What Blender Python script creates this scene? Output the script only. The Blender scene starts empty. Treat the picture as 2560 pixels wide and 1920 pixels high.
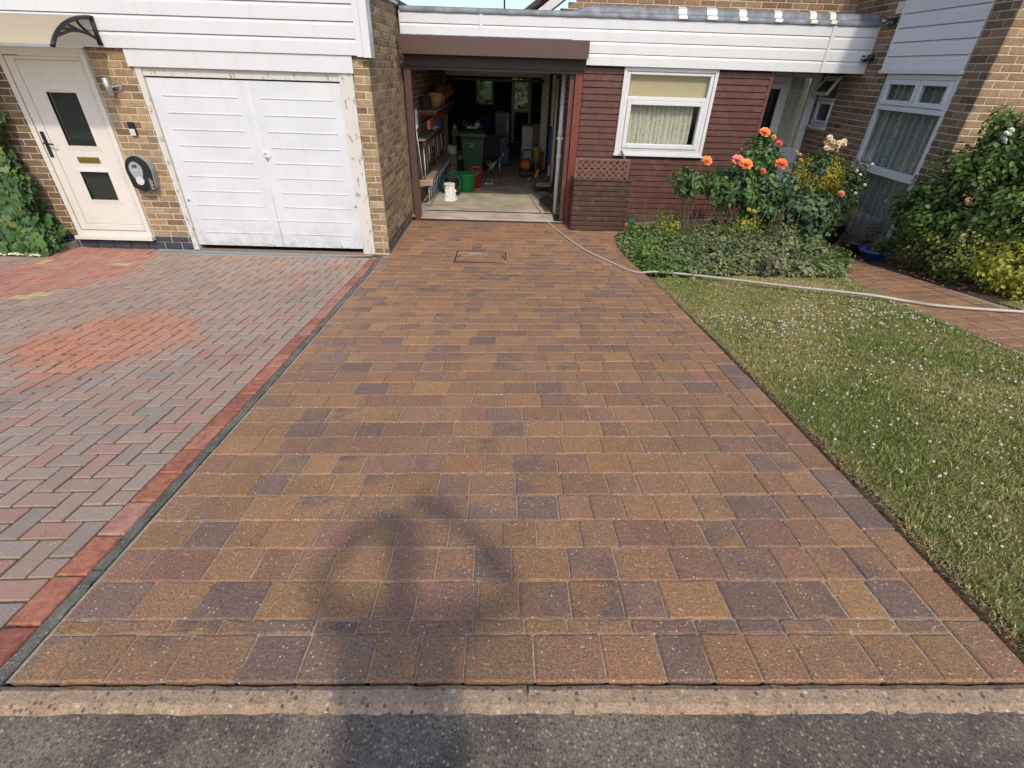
import bpy, math, random
import numpy as np
from mathutils import Vector, Matrix
random.seed(7); rng = np.random.default_rng(7)
scene = bpy.context.scene
C = scene.collection
R = math.radians

# ------------------------------------------------------------------ camera, sky, sun, exposure
CAM = (0.0, 0.0, 2.15); PITCH, YAW, ROLL = 0.57794592, 0.01656456, -0.03231859
FPX = 1211.2 / 2560.0                                  # focal length in image widths
def _axes():
    f0 = Vector((math.sin(YAW), math.cos(YAW), 0)); r0 = Vector((math.cos(YAW), -math.sin(YAW), 0)); u = Vector((0, 0, 1))
    f = f0 * math.cos(PITCH) - u * math.sin(PITCH); d = -(u * math.cos(PITCH) + f0 * math.sin(PITCH))
    return r0 * math.cos(ROLL) + d * math.sin(ROLL), -r0 * math.sin(ROLL) + d * math.cos(ROLL), f
AX, AY, AZ = _axes()
cam_data = bpy.data.cameras.new('camera'); cam = bpy.data.objects.new('camera', cam_data); C.objects.link(cam)
cam_data.sensor_width = 36; cam_data.lens = 36 * FPX; cam_data.clip_start = 0.02; cam_data.clip_end = 2000
m = Matrix((AX, -AY, -AZ)).transposed().to_4x4(); m.translation = CAM; cam.matrix_world = m
scene.camera = cam
def to_px(p):                                          # world point -> picture (2560 wide) and depth
    v = Vector(p) - Vector(CAM); z = v.dot(AZ)
    if z < 0.05: return None
    return 1280 + v.dot(AX) / z * 1211.2, 960 + v.dot(AY) / z * 1211.2, z

SUN_EL, SUN_AZ = R(46), R(12)                          # sun behind the camera, a little to its right
sdir = Vector((math.cos(SUN_EL) * math.sin(SUN_AZ), -math.cos(SUN_EL) * math.cos(SUN_AZ), math.sin(SUN_EL)))
world = bpy.data.worlds.new('World'); scene.world = world; world.use_nodes = True
wn = world.node_tree.nodes; bg = wn['Background']
sky = wn.new('ShaderNodeTexSky'); sky.sky_type = 'NISHITA'; sky.sun_disc = False
sky.sun_elevation = SUN_EL; sky.sun_rotation = R(180) - SUN_AZ; sky.altitude = 100; sky.air_density = 1.0; sky.dust_density = 2.4; sky.ozone_density = 1.2
world.node_tree.links.new(sky.outputs[0], bg.inputs[0]); bg.inputs[1].default_value = 0.15
sun_data = bpy.data.lights.new('sun', 'SUN'); sun_data.energy = 1.8; sun_data.angle = R(2.7); sun_data.color = (1, 0.88, 0.70)
sun = bpy.data.objects.new('sun', sun_data); C.objects.link(sun); sun.rotation_euler = sdir.to_track_quat('Z', 'Y').to_euler()
scene.view_settings.view_transform = 'Standard'; scene.view_settings.look = 'None'
scene.view_settings.exposure = 0.5; scene.view_settings.gamma = 1
scene.cycles.max_bounces = 8; scene.cycles.transparent_max_bounces = 16; scene.cycles.use_denoising = True

# ------------------------------------------------------------------ ground height
def gz(x, y):
    t = max(7.0 - y, 0.0); p = .115 * t * t / 3 if t < 1.5 else .115 * (t - .75)
    c = .006 + .026 * min(max((7.2 - y) / 4.5, 0), 1)
    return p + c * min(max(x, -3), 3) + .075 * min(max(x - 1.7, 0), 2.9)
def gzn(x, y):
    t = np.maximum(7.0 - y, 0); p = np.where(t < 1.5, .115 * t * t / 3, .115 * (t - .75))
    c = .006 + .026 * np.clip((7.2 - y) / 4.5, 0, 1)
    return p + c * np.clip(x, -3, 3) + .075 * np.clip(x - 1.7, 0, 2.9)

# ------------------------------------------------------------------ node materials
MATS = {}
class NT:
    def __init__(s, name):
        s.m = bpy.data.materials.new(name); s.m.use_nodes = True; s.t = s.m.node_tree
        s.p = s.t.nodes['Principled BSDF']; s.out = s.t.nodes['Material Output']; MATS[name] = s.m
        s.tc = s.t.nodes.new('ShaderNodeTexCoord'); s.geo = s.t.nodes.new('ShaderNodeNewGeometry')
    def n(s, t, **k):
        o = s.t.nodes.new('ShaderNode' + t)
        for a, v in k.items(): setattr(o, a, v)
        return o
    def l(s, a, b): s.t.links.new(a, b)
    def noise(s, scale, detail=4, rough=.55, vec=None, dim=None):
        o = s.n('TexNoise'); o.inputs['Scale'].default_value = scale; o.inputs['Detail'].default_value = detail; o.inputs['Roughness'].default_value = rough
        s.l(vec or s.geo.outputs['Position'], o.inputs['Vector']); return o.outputs['Fac']
    def voro(s, scale, feature='F1', out='Distance', vec=None, rand=1):
        o = s.n('TexVoronoi', feature=feature); o.inputs['Scale'].default_value = scale; o.inputs['Randomness'].default_value = rand
        s.l(vec or s.geo.outputs['Position'], o.inputs['Vector']); return o.outputs[out]
    def ramp(s, fac, a, b, c0=0, c1=1):
        o = s.n('MapRange'); o.inputs[1].default_value = a; o.inputs[2].default_value = b; o.inputs[3].default_value = c0; o.inputs[4].default_value = c1
        s.l(fac, o.inputs[0]); return o.outputs[0]
    def mix(s, fac, a, b, mode='MIX'):
        o = s.n('Mix', data_type='RGBA', blend_type=mode)
        for sock, v in ((o.inputs[0], fac), (o.inputs[6], a), (o.inputs[7], b)):
            if isinstance(v, (int, float)): sock.default_value = v
            elif isinstance(v, tuple): sock.default_value = (*v[:3], 1)
            else: s.l(v, sock)
        return o.outputs[2]
    def math(s, op, a, b=0.0):
        o = s.n('Math', operation=op)
        for i, v in enumerate((a, b)):
            if isinstance(v, (int, float)): o.inputs[i].default_value = v
            else: s.l(v, o.inputs[i])
        return o.outputs[0]
    def attr(s, name): return s.n('Attribute', attribute_name=name).outputs['Color']
    def bump(s, h, dist, strength=1.0):
        o = s.n('Bump'); o.inputs['Distance'].default_value = dist; o.inputs['Strength'].default_value = strength
        s.l(h, o.inputs['Height']); s.l(o.outputs[0], s.p.inputs['Normal'])
    def set(s, col=None, rough=None, metal=None, spec=None):
        for k, v in (('Base Color', col), ('Roughness', rough), ('Metallic', metal), ('Specular IOR Level', spec)):
            if v is None: continue
            if isinstance(v, (int, float)): s.p.inputs[k].default_value = v
            elif isinstance(v, tuple): s.p.inputs[k].default_value = (*v[:3], 1)
            else: s.l(v, s.p.inputs[k])
        return s

def plain(name, col, rough=.5, metal=0, var=.12, scale=18, bump=0, spec=.5, dirt=None, dscale=3):
    k = NT(name); c = k.mix(k.ramp(k.noise(scale), .3, .7), tuple(x * (1 - var) for x in col), tuple(min(1, x * (1 + var)) for x in col))
    if name in ('white_pvc', 'cream_pvc'):
        st_ = k.n('Mapping'); k.l(k.geo.outputs['Position'], st_.inputs[0]); st_.inputs['Scale'].default_value = (7, 7, .6); c = k.mix(k.ramp(k.noise(2.2, 5, .65, st_.outputs[0]), .54, .76, 0, .22), c, (.42, .41, .36))
    if dirt: c = k.mix(k.ramp(k.noise(dscale, 6, .65), .52, .75, 0, dirt[3]), c, tuple(dirt[:3]))
    k.set(c, rough, metal, spec)
    if bump: k.bump(k.noise(scale * 3, 6), bump, .6)
    return k
# pavers of the resin-darkened drive: per-block colours blended inside each block, pale and dark grains
k = NT('paver'); a, b = k.attr('Col'), k.attr('Col2')
c = k.mix(k.ramp(k.noise(8, 3), .40, .62), a, b); c = k.mix(k.ramp(k.noise(1.3, 5), .5, .75, 0, .3), c, k.mix(1.0, c, (.68, .68, .7), 'MULTIPLY'))
c = k.mix(k.ramp(k.noise(150, 4, .8), .45, .62, 0, .8), c, k.mix(1.0, c, (.32, .30, .30), 'MULTIPLY'))
c = k.mix(k.ramp(k.noise(105, 3, .7), .52, .68, 0, .7), c, k.mix(1.0, c, (1.75, 1.62, 1.5), 'MULTIPLY'))
g = k.voro(62, out='Distance'); gs = k.math('MULTIPLY', k.ramp(g, .12, .24, 1, 0), k.ramp(k.noise(37, 1), .54, .6))
c = k.mix(gs, c, (.62, .55, .46))
g2 = k.voro(130, out='Distance'); gs2 = k.math('MULTIPLY', k.ramp(g2, .10, .24, 1, 0), k.ramp(k.noise(61, 1), .5, .58))
c = k.mix(gs2, c, (.5, .36, .2)); pit = k.math('MULTIPLY', k.ramp(k.voro(85), .12, .26, 1, 0), k.ramp(k.noise(43, 1), .5, .57)); c = k.mix(k.math('MULTIPLY', pit, .75), c, (.05, .04, .038))
k.set(c, k.ramp(k.noise(60), .3, .7, .48, .72), spec=.4); k.bump(k.noise(130, 5, .75), .005, 1.0)
# old dusty herringbone blocks
k = NT('block'); c = k.attr('Col')
c = k.mix(k.ramp(k.noise(2.2, 6, .6), .38, .68, 0, .5), c, (.40, .305, .255))
c = k.mix(k.ramp(k.noise(130, 4, .75), .45, .65, 0, .5), c, k.mix(1.0, c, (.55, .53, .5), 'MULTIPLY'))
gs = k.math('MULTIPLY', k.ramp(k.voro(60), .08, .17, 1, 0), k.ramp(k.noise(31, 1), .55, .6))
c = k.mix(gs, c, (.68, .62, .56)); k.set(c, .85, spec=.2); k.bump(k.noise(170, 5, .7), .003, .7)
k = NT('red_block'); c = k.attr('Col'); c = k.mix(k.ramp(k.noise(28, 5, .7), .42, .68), c, k.mix(1.0, c, (.55, .5, .5), 'MULTIPLY'))
c = k.mix(k.ramp(k.noise(50, 4), .6, .75, 0, .5), c, (.55, .3, .24)); k.set(c, .8, spec=.25); k.bump(k.noise(110, 5), .003, .7)
k = NT('brick'); c = k.attr('Col')
c = k.mix(k.ramp(k.noise(30, 5, .7), .4, .7), c, k.mix(1.0, c, (.62, .6, .58), 'MULTIPLY'))
c = k.mix(k.ramp(k.noise(120, 3), .55, .8, 0, .5), c, (.42, .33, .22)); k.set(c, .9, spec=.2); k.bump(k.noise(140, 6, .7), .004, .9)
plain('mortar', (.56, .45, .325), .95, var=.2, scale=60, bump=.003)
plain('joint_sand', (.34, .28, .21), .95, var=.3, scale=90, bump=.002, dirt=(.06, .05, .04, .8), dscale=5)
k = NT('joint_moss'); c = k.mix(k.ramp(k.noise(3.2, 5), .5, .62), (.085, .075, .06), (.16, .15, .05)); k.set(c, .95, spec=.1); k.bump(k.noise(180, 4), .004)
k = NT('edging'); c = k.mix(k.ramp(k.noise(9, 5), .35, .7), (.1, .1, .09), (.2, .19, .165))
c = k.mix(k.ramp(k.voro(70), .1, .3, .9, 0), c, (.36, .33, .28)); c = k.mix(k.ramp(k.noise(160, 3), .5, .7, 0, .7), c, (.04, .04, .04)); k.set(c, .95, spec=.15); k.bump(k.noise(120, 6, .7), .005, .9)
# kerb: broken concrete showing pebbles
k = NT('kerb'); v = k.n('TexVoronoi'); v.inputs['Scale'].default_value = 62; k.l(k.geo.outputs['Position'], v.inputs['Vector'])
sx_ = k.n('SeparateColor'); k.l(v.outputs['Color'], sx_.inputs[0]); peb = k.n('ValToRGB'); k.l(sx_.outputs[0], peb.inputs[0]); cr = peb.color_ramp; cr.elements[0].color = (.05, .045, .045, 1); cr.elements[1].color = (.62, .56, .48, 1)
for pos, col in ((.2, (.2, .12, .08)), (.35, (.36, .24, .14)), (.5, (.45, .3, .17)), (.65, (.33, .24, .17)), (.85, (.5, .33, .18))):
    e = cr.elements.new(pos); e.color = (*col, 1)
base = k.mix(k.ramp(k.noise(26, 5), .35, .7), (.32, .23, .16), (.46, .345, .245))
c = k.mix(k.math('MULTIPLY', k.ramp(v.outputs['Distance'], .3, .45, .9, 0), k.ramp(sx_.outputs[1], .2, .25)), base, peb.outputs[0])
c = k.mix(k.ramp(k.noise(170, 4, .8), .45, .65, 0, .75), c, (.13, .095, .06)); c = k.mix(k.ramp(k.noise(45, 5, .7), .52, .68, 0, .6), c, (.17, .125, .085)); k.set(c, .9, spec=.2)
k.bump(k.math('ADD', k.ramp(v.outputs['Distance'], 0, .5, .5, 0), k.noise(150, 5, .75)), .004, .8)
# tarmac: fine stones, dark and worn patches
k = NT('tarmac'); big = k.noise(2.1, 6, .6); mid = k.noise(5.5, 5, .6)
c = k.mix(k.ramp(big, .38, .66), (.105, .088, .074), (.27, .222, .182)); c = k.mix(k.ramp(mid, .5, .72, 0, .75), c, (.09, .076, .064))
sp = k.n('TexVoronoi'); sp.inputs['Scale'].default_value = 95; k.l(k.geo.outputs['Position'], sp.inputs['Vector'])
sy_ = k.n('SeparateColor'); k.l(sp.outputs['Color'], sy_.inputs[0]); sc = k.n('ValToRGB'); k.l(sy_.outputs[0], sc.inputs[0]); sc.color_ramp.elements[0].color = (.03, .03, .03, 1); sc.color_ramp.elements[1].color = (.5, .42, .33, 1); sc.color_ramp.elements[1].position = .97; sc.color_ramp.elements.new(.6).color = (.13, .11, .09, 1)
c = k.mix(k.ramp(k.noise(150, 4, .85), .44, .58, 0, .8), k.mix(1.0, c, (1.25, 1.25, 1.22), 'MULTIPLY'), k.mix(1.0, c, (.42, .41, .4), 'MULTIPLY')); c = k.mix(k.ramp(sp.outputs['Distance'], .25, .5, .7, 0), c, sc.outputs[0]); k.set(c, .9, spec=.25)
k.bump(k.noise(150, 5, .85), .005, 1.0)
k = NT('soil'); c = k.mix(k.ramp(k.noise(40, 6, .7), .35, .7), (.06, .042, .027), (.17, .12, .072)); k.set(c, 1, spec=.1); k.bump(k.noise(60, 6, .7), .02)
k = NT('turf'); c = k.mix(k.ramp(k.noise(9, 6), .35, .7), (.11, .125, .035), (.26, .22, .105)); k.set(c, 1, spec=.1); k.bump(k.noise(90, 6, .7), .01)
k = NT('leaf'); c = k.attr('Col'); c = k.mix(k.ramp(k.noise(45, 3), .4, .7, 0, .35), c, k.mix(1.0, c, (1.35, 1.3, 1.1), 'MULTIPLY')); k.set(c, .5, spec=.4)
tr = k.n('BsdfTranslucent'); k.l(k.mix(1.0, c, (1.1, 1.2, .5), 'MULTIPLY'), tr.inputs[0]); mx = k.n('MixShader'); mx.inputs[0].default_value = .28
k.l(k.p.outputs[0], mx.inputs[1]); k.l(tr.outputs[0], mx.inputs[2]); k.l(mx.outputs[0], k.out.inputs[0])
k = NT('petal'); c = k.attr('Col'); k.set(c, .6, spec=.3); tr = k.n('BsdfTranslucent'); k.l(c, tr.inputs[0]); mx = k.n('MixShader'); mx.inputs[0].default_value = .35
k.l(k.p.outputs[0], mx.inputs[1]); k.l(tr.outputs[0], mx.inputs[2]); k.l(mx.outputs[0], k.out.inputs[0])
k = NT('tinted'); k.set(k.attr('Col'), .7)
plain('bark', (.12, .085, .06), .9, var=.35, scale=50, bump=.004)
plain('white_pvc', (.615, .63, .655), .32, var=.015, scale=5, dirt=(.56, .54, .47, .35), dscale=4)
plain('cream_pvc', (.64, .615, .57), .35, var=.02, scale=5, dirt=(.5, .46, .38, .4), dscale=4)
k = NT('peeling_paint'); mp = k.n('Mapping'); k.l(k.geo.outputs['Position'], mp.inputs[0]); mp.inputs['Scale'].default_value = (1, 1, .4); pl_ = k.noise(22, 6, .75, mp.outputs[0]); c = k.mix(k.ramp(pl_, .60, .63), (.56, .545, .51), (.30, .27, .25)); k.set(c, .7); k.bump(k.ramp(pl_, .58, .63), .003)
k = NT('white_paint'); c = k.mix(k.ramp(k.noise(3, 4), .3, .7), (.615, .64, .675), (.555, .58, .615))
ch = k.math('MULTIPLY', k.ramp(k.noise(70, 3, .7), .71, .73), k.ramp(k.noise(5, 2), .5, .6)); c = k.mix(ch, c, (.12, .12, .11)); px_ = k.n('SeparateXYZ'); k.l(k.geo.outputs['Position'], px_.inputs[0])
scf = k.math('MULTIPLY', k.ramp(px_.outputs[2], .05, .4, 1, 0), k.ramp(k.noise(9, 6, .7), .42, .68)); c = k.mix(k.math('MULTIPLY', scf, .75), c, (.33, .33, .31)); ch2 = k.math('MULTIPLY', k.ramp(px_.outputs[2], .04, .14, 1, 0), k.ramp(k.noise(26, 4, .7), .6, .63)); c = k.mix(ch2, c, (.05, .09, .10))
st_ = k.n('Mapping'); k.l(k.geo.outputs['Position'], st_.inputs[0]); st_.inputs['Scale'].default_value = (9, 1, .5); c = k.mix(k.ramp(k.noise(2.5, 4, .6, st_.outputs[0]), .55, .75, 0, .3), c, (.46, .47, .47))
k.set(c, .45); k.bump(k.noise(6, 3), .006, .5)
plain('brown_board', (.098, .040, .032), .55, var=.2, scale=14, dirt=(.19, .11, .09, .5), dscale=6, bump=.001)
plain('brown_metal', (.088, .047, .043), .42, var=.06, scale=9)
plain('dark_brown', (.022, .012, .010), .6, var=.2, scale=12)
plain('red_timber', (.15, .032, .022), .55, var=.22, scale=20, bump=.001, dirt=(.07, .03, .025, .6), dscale=5)
plain('planter_timber', (.058, .026, .018), .5, var=.3, scale=16, bump=.002, dirt=(.17, .12, .1, .5), dscale=9)
plain('trellis_timber', (.16, .09, .07), .6, var=.25, scale=20)
plain('lead', (.155, .17, .20), .6, .15, var=.35, scale=9, bump=.004, dirt=(.36, .38, .42, .6), dscale=5)
plain('foil_tape', (.62, .62, .62), .4, .3, var=.05, scale=20, bump=.01)
k = NT('concrete_floor'); c = k.mix(k.ramp(k.noise(1.6, 6), .35, .65), (.30, .26, .21), (.52, .46, .375))
st = k.n('Mapping'); k.l(k.geo.outputs['Position'], st.inputs[0]); st.inputs['Scale'].default_value = (.7, 3.0, 1)
c = k.mix(k.ramp(k.noise(2.4, 5, .6, st.outputs[0]), .52, .7, 0, .75), c, (.19, .17, .15)); k.set(c, .8); k.bump(k.noise(60, 5), .003)
plain('damp', (.10, .08, .06), .5, var=.3, scale=8)
plain('dim_room', (.16, .165, .155), .9)
plain('render_grey', (.42, .39, .35), .9, var=.15, scale=6)
plain('black_plastic', (.014, .014, .015), .4, var=.2)
plain('dark_metal', (.03, .03, .032), .4, .5)
plain('steel', (.55, .55, .54), .3, .9, var=.05)
plain('aluminium', (.50, .52, .54), .4, .8, var=.1, scale=30)
plain('brass', (.40, .28, .08), .35, .9)
plain('grey_plastic', (.30, .33, .34), .4)
plain('pale_grey', (.55, .55, .54), .5)
plain('lime_white', (.7, .7, .68), .9, var=.2, scale=40, bump=.01)
plain('green_bin', (.028, .095, .042), .45, var=.1)
plain('bright_green', (.015, .22, .05), .4, var=.08)
plain('hose_green', (.012, .09, .055), .45)
plain('bait_green', (.01, .12, .085), .35)
plain('red_plastic', (.5, .05, .03), .4)
plain('orange_plastic', (.55, .13, .02), .5)
plain('amber_plastic', (.6, .3, .03), .5)
plain('yellow_plastic', (.45, .34, .04), .5)
plain('blue_glaze', (.02, .05, .19), .2)
plain('blue_plastic', (.02, .07, .3), .4)
plain('terracotta', (.42, .19, .1), .8, var=.2)
plain('sand_pot', (.40, .28, .14), .8, var=.2, scale=25)
plain('cardboard', (.30, .19, .11), .85)
plain('plywood', (.33, .22, .13), .7, var=.2)
plain('weathered_wood', (.24, .2, .165), .85, var=.3, scale=25, bump=.002)
plain('fabric_black', (.018, .018, .024), .9, var=.2)
plain('cloth_white', (.6, .62, .64), .9, var=.08)
plain('shoe', (.30, .26, .22), .8)
plain('hose_grey', (.46, .425, .36), .5, var=.08)
plain('blue_brick', (.045, .055, .07), .45, var=.25, scale=30, bump=.001)
plain('apron', (.21, .15, .12), .9, var=.3, scale=30)
plain('roof_tile', (.05, .04, .036), .8, var=.3)
plain('cream_blind', (.50, .41, .27), .9, var=.05)
plain('white_stone', (.72, .64, .55), .9, var=.2, scale=30)
plain('flat_roof', (.10, .10, .10), .9)
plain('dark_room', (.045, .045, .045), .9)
def net(name, lo, hi, col):
    k = NT(name); wv = k.n('TexWave'); wv.inputs['Scale'].default_value = 26; wv.inputs['Distortion'].default_value = 9; wv.inputs['Detail'].default_value = 3; k.l(k.geo.outputs['Position'], wv.inputs['Vector'])
    k.set(col, .95); tp = k.n('BsdfTransparent'); mx = k.n('MixShader'); k.l(k.ramp(k.math('ADD', k.math('MULTIPLY', wv.outputs['Fac'], .5), k.math('MULTIPLY', k.noise(55, 3), .5)), .35, .6, lo, hi), mx.inputs[0]); k.l(tp.outputs[0], mx.inputs[1]); k.l(k.p.outputs[0], mx.inputs[2]); k.l(mx.outputs[0], k.out.inputs[0])
net('net_curtain', .4, 1.0, (.74, .71, .62)); net('grey_net', .22, .72, (.62, .63, .62))
def glass(name, tint, refl=.12):
    k = NT(name); tp = k.n('BsdfTransparent'); tp.inputs[0].default_value = (*tint, 1); gl = k.n('BsdfGlossy'); gl.inputs['Roughness'].default_value = .02; gl.inputs[0].default_value = (.9, .95, 1, 1)
    fr = k.n('LayerWeight'); fr.inputs[0].default_value = .5; mx = k.n('MixShader'); k.l(k.math('MINIMUM', k.math('ADD', k.math('MULTIPLY', k.math('POWER', fr.outputs['Facing'], 4.0), .7), refl), .9), mx.inputs[0])
    k.l(tp.outputs[0], mx.inputs[1]); k.l(gl.outputs[0], mx.inputs[2]); k.l(mx.outputs[0], k.out.inputs[0])
glass('glass', (.93, .95, .93), .035); glass('dark_glass', (.4, .44, .42), .05); glass('haze_poly', (.86, .82, .68), .02)
k = NT('polycarbonate'); k.set((.62, .54, .40), .4); tp = k.n('BsdfTranslucent'); tp.inputs[0].default_value = (.7, .62, .46, 1); mx = k.n('MixShader'); mx.inputs[0].default_value = .5
k.l(k.p.outputs[0], mx.inputs[1]); k.l(tp.outputs[0], mx.inputs[2]); k.l(mx.outputs[0], k.out.inputs[0])
plain('screen', (.05, .07, .07), .2); plain('logo_silver', (.45, .45, .45), .4)

# ------------------------------------------------------------------ mesh helpers
ORG = {}
def link(o, parent=None):
    C.objects.link(o)
    if parent is not None: o.parent = parent
    return o
def thing(name, label, cat, loc=(0, 0, 0), group=None, kind=None):
    o = bpy.data.objects.new(name, None); o.empty_display_size = .1; o.location = loc; link(o)
    ORG[o] = Vector(loc); tag(o, label, cat, group, kind); return o
def tag(o, label=None, cat=None, group=None, kind=None):
    if label: o['label'] = label
    if cat: o['category'] = cat
    if group: o['group'] = group
    if kind: o['kind'] = kind
    return o
def raw(name, verts, faces, mat, parent=None, cols=None, cols2=None, smooth=False, kind=None):
    v = np.asarray(verts, dtype=np.float32).reshape(-1, 3); org = Vector((0, 0, 0))
    if parent is not None: org = ORG.get(parent, Vector((0, 0, 0)))
    me = bpy.data.meshes.new(name); vv = v - np.array(org, dtype=np.float32)
    if isinstance(faces, np.ndarray):
        nf, k = faces.shape; me.vertices.add(len(vv)); me.vertices.foreach_set('co', vv.ravel())
        me.loops.add(nf * k); me.loops.foreach_set('vertex_index', faces.astype(np.int32).ravel())
        me.polygons.add(nf); me.polygons.foreach_set('loop_start', np.arange(0, nf * k, k, dtype=np.int32)); me.polygons.foreach_set('loop_total', np.full(nf, k, dtype=np.int32))
        me.update(calc_edges=True)
    else: me.from_pydata(vv.tolist(), [], faces)
    for nm, cc in (('Col', cols), ('Col2', cols2)):
        if cc is None: continue
        at = me.color_attributes.new(nm, 'FLOAT_COLOR', 'POINT'); cc = np.asarray(cc, dtype=np.float32).reshape(-1, 3)
        if len(cc) == 1: cc = np.repeat(cc, len(vv), 0)
        at.data.foreach_set('color', np.concatenate([cc, np.ones((len(cc), 1), np.float32)], 1).ravel())
    me.materials.append(MATS[mat])
    if smooth: me.polygons.foreach_set('use_smooth', np.ones(len(me.polygons), dtype=bool))
    o = bpy.data.objects.new(name, me); link(o, parent); ORG[o] = org
    if kind: o['kind'] = kind
    return o
class MB:
    def __init__(s): s.v = []; s.f = []
    def add(s, v, f):
        n = len(s.v); s.v += [tuple(p) for p in v]; s.f += [tuple(i + n for i in q) for q in f]; return s
    def box(s, x0, x1, y0, y1, z0, z1, b=0):
        if b <= 0:
            v = [(x, y, z) for z in (z0, z1) for y in (y0, y1) for x in (x0, x1)]
            return s.add(v, [(0, 2, 3, 1), (4, 5, 7, 6), (0, 1, 5, 4), (2, 6, 7, 3), (0, 4, 6, 2), (1, 3, 7, 5)])
        return s.obox(((x0 + x1) / 2, (y0 + y1) / 2, (z0 + z1) / 2), (x1 - x0, y1 - y0, z1 - z0), None, b)
    def obox(s, c, size, rot=None, b=0):                # oriented, chamfered box
        hx, hy, hz = (d / 2 for d in size); c = Vector(c)
        if b <= 0:
            v = [Vector((x, y, z)) for z in (-hz, hz) for y in (-hy, hy) for x in (-hx, hx)]
            f = [(0, 2, 3, 1), (4, 5, 7, 6), (0, 1, 5, 4), (2, 6, 7, 3), (0, 4, 6, 2), (1, 3, 7, 5)]
        else:
            b = min(b, hx * .9, hy * .9, hz * .9); v = []; ix = {}
            for i, sx in enumerate((-1, 1)):
                for j, sy in enumerate((-1, 1)):
                    for q, sz in enumerate((-1, 1)):
                        for ax in range(3):
                            p = [sx * (hx - b), sy * (hy - b), sz * (hz - b)]; p[ax] = (sx * hx, sy * hy, sz * hz)[ax]
                            ix[(i, j, q, ax)] = len(v); v.append(Vector(p))
            f = []
            for ax in range(3):
                o1, o2 = [a for a in range(3) if a != ax]
                for sgn in (0, 1):
                    q = []
                    for a, bb in ((0, 0), (1, 0), (1, 1), (0, 1)):
                        id_ = [0, 0, 0]; id_[ax] = sgn; id_[o1] = a; id_[o2] = bb; q.append(ix[(*id_, ax)])
                    f.append(tuple(q if (sgn == 1) == (ax != 1) else q[::-1]))
            for ax in range(3):
                o1, o2 = [a for a in range(3) if a != ax]
                for a in (0, 1):
                    for bb in (0, 1):
                        q = []
                        for e, nn in ((0, o1), (0, o2), (1, o2), (1, o1)):
                            id_ = [0, 0, 0]; id_[ax] = e; id_[o1] = a; id_[o2] = bb; q.append(ix[(*id_, nn)])
                        f.append(tuple(q))
            for i in (0, 1):
                for j in (0, 1):
                    for q in (0, 1): f.append(tuple(ix[(i, j, q, ax)] for ax in range(3)))
        if rot is not None: v = [rot @ p for p in v]
        return s.add([p + c for p in v], f)
    def tube(s, pts, r, n=8, cap=True, closed=False):
        P = [Vector(p) for p in pts]; rr = r if isinstance(r, (list, tuple)) else [r] * len(P); up = None; base = len(s.v); m = len(P)
        for i, p in enumerate(P):
            d = (P[(i + 1) % m] - P[i - 1]) if closed else (P[min(i + 1, m - 1)] - P[max(i - 1, 0)])
            d = d.normalized() if d.length > 1e-9 else Vector((0, 0, 1))
            if up is None: up = Vector((0, 0, 1)) if abs(d.z) < .9 else Vector((1, 0, 0))
            a = d.cross(up).normalized(); up = a.cross(d).normalized()
            s.v += [tuple(p + (a * math.cos(2 * math.pi * q / n) + up * math.sin(2 * math.pi * q / n)) * rr[i]) for q in range(n)]
        for i in range(m if closed else m - 1):
            for q in range(n):
                q2 = (q + 1) % n; i2 = (i + 1) % m
                s.f.append((base + i * n + q, base + i * n + q2, base + i2 * n + q2, base + i2 * n + q))
        if cap and not closed: s.f.append(tuple(base + q for q in range(n))[::-1]); s.f.append(tuple(base + (m - 1) * n + q for q in range(n)))
        return s
    def lathe(s, prof, c, n=24, axis=None, cap=True):   # prof: (radius, height) pairs
        base = len(s.v); M = axis or Matrix.Identity(3); c = Vector(c)
        for r, z in prof: s.v += [tuple(c + M @ Vector((r * math.cos(2 * math.pi * q / n), r * math.sin(2 * math.pi * q / n), z))) for q in range(n)]
        for i in range(len(prof) - 1):
            for q in range(n):
                q2 = (q + 1) % n; s.f.append((base + i * n + q, base + i * n + q2, base + (i + 1) * n + q2, base + (i + 1) * n + q))
        if cap: s.f.append(tuple(base + q for q in range(n))[::-1]); s.f.append(tuple(base + (len(prof) - 1) * n + q for q in range(n)))
        return s
    def prism(s, poly, M, d):                           # poly in 2-D, M maps (u, v, w) to the world, w from 0 to d
        n = len(poly); v = [M(u, w_, 0) for u, w_ in poly] + [M(u, w_, d) for u, w_ in poly]
        f = [tuple(range(n))[::-1], tuple(range(n, 2 * n))] + [(i, (i + 1) % n, n + (i + 1) % n, n + i) for i in range(n)]
        return s.add(v, f)
    def build(s, name, mat, parent=None, smooth=False, kind=None, col=None): return raw(name, s.v, s.f, mat, parent, smooth=smooth, kind=kind, cols=[col] if col else None)
def B(name, mat, parent, *a, **k): return MB().box(*a, **k).build(name, mat, parent)
def T(name, mat, parent, pts, r, n=8, **k): return MB().tube(pts, r, n, **k).build(name, mat, parent, smooth=True)
def rotz(a): return Matrix.Rotation(a, 3, 'Z')
def bez(pts, n=8):                                      # Catmull-Rom through points
    P = [Vector(p) for p in pts]; out = []
    for i in range(len(P) - 1):
        a, b, c, d = P[max(i - 1, 0)], P[i], P[i + 1], P[min(i + 2, len(P) - 1)]
        for q in range(n):
            t = q / n; out.append(.5 * ((2 * b) + (c - a) * t + (2 * a - 5 * b + 4 * c - d) * t * t + (3 * b - a - 3 * c + d) * t ** 3))
    out.append(P[-1]); return out

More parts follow.
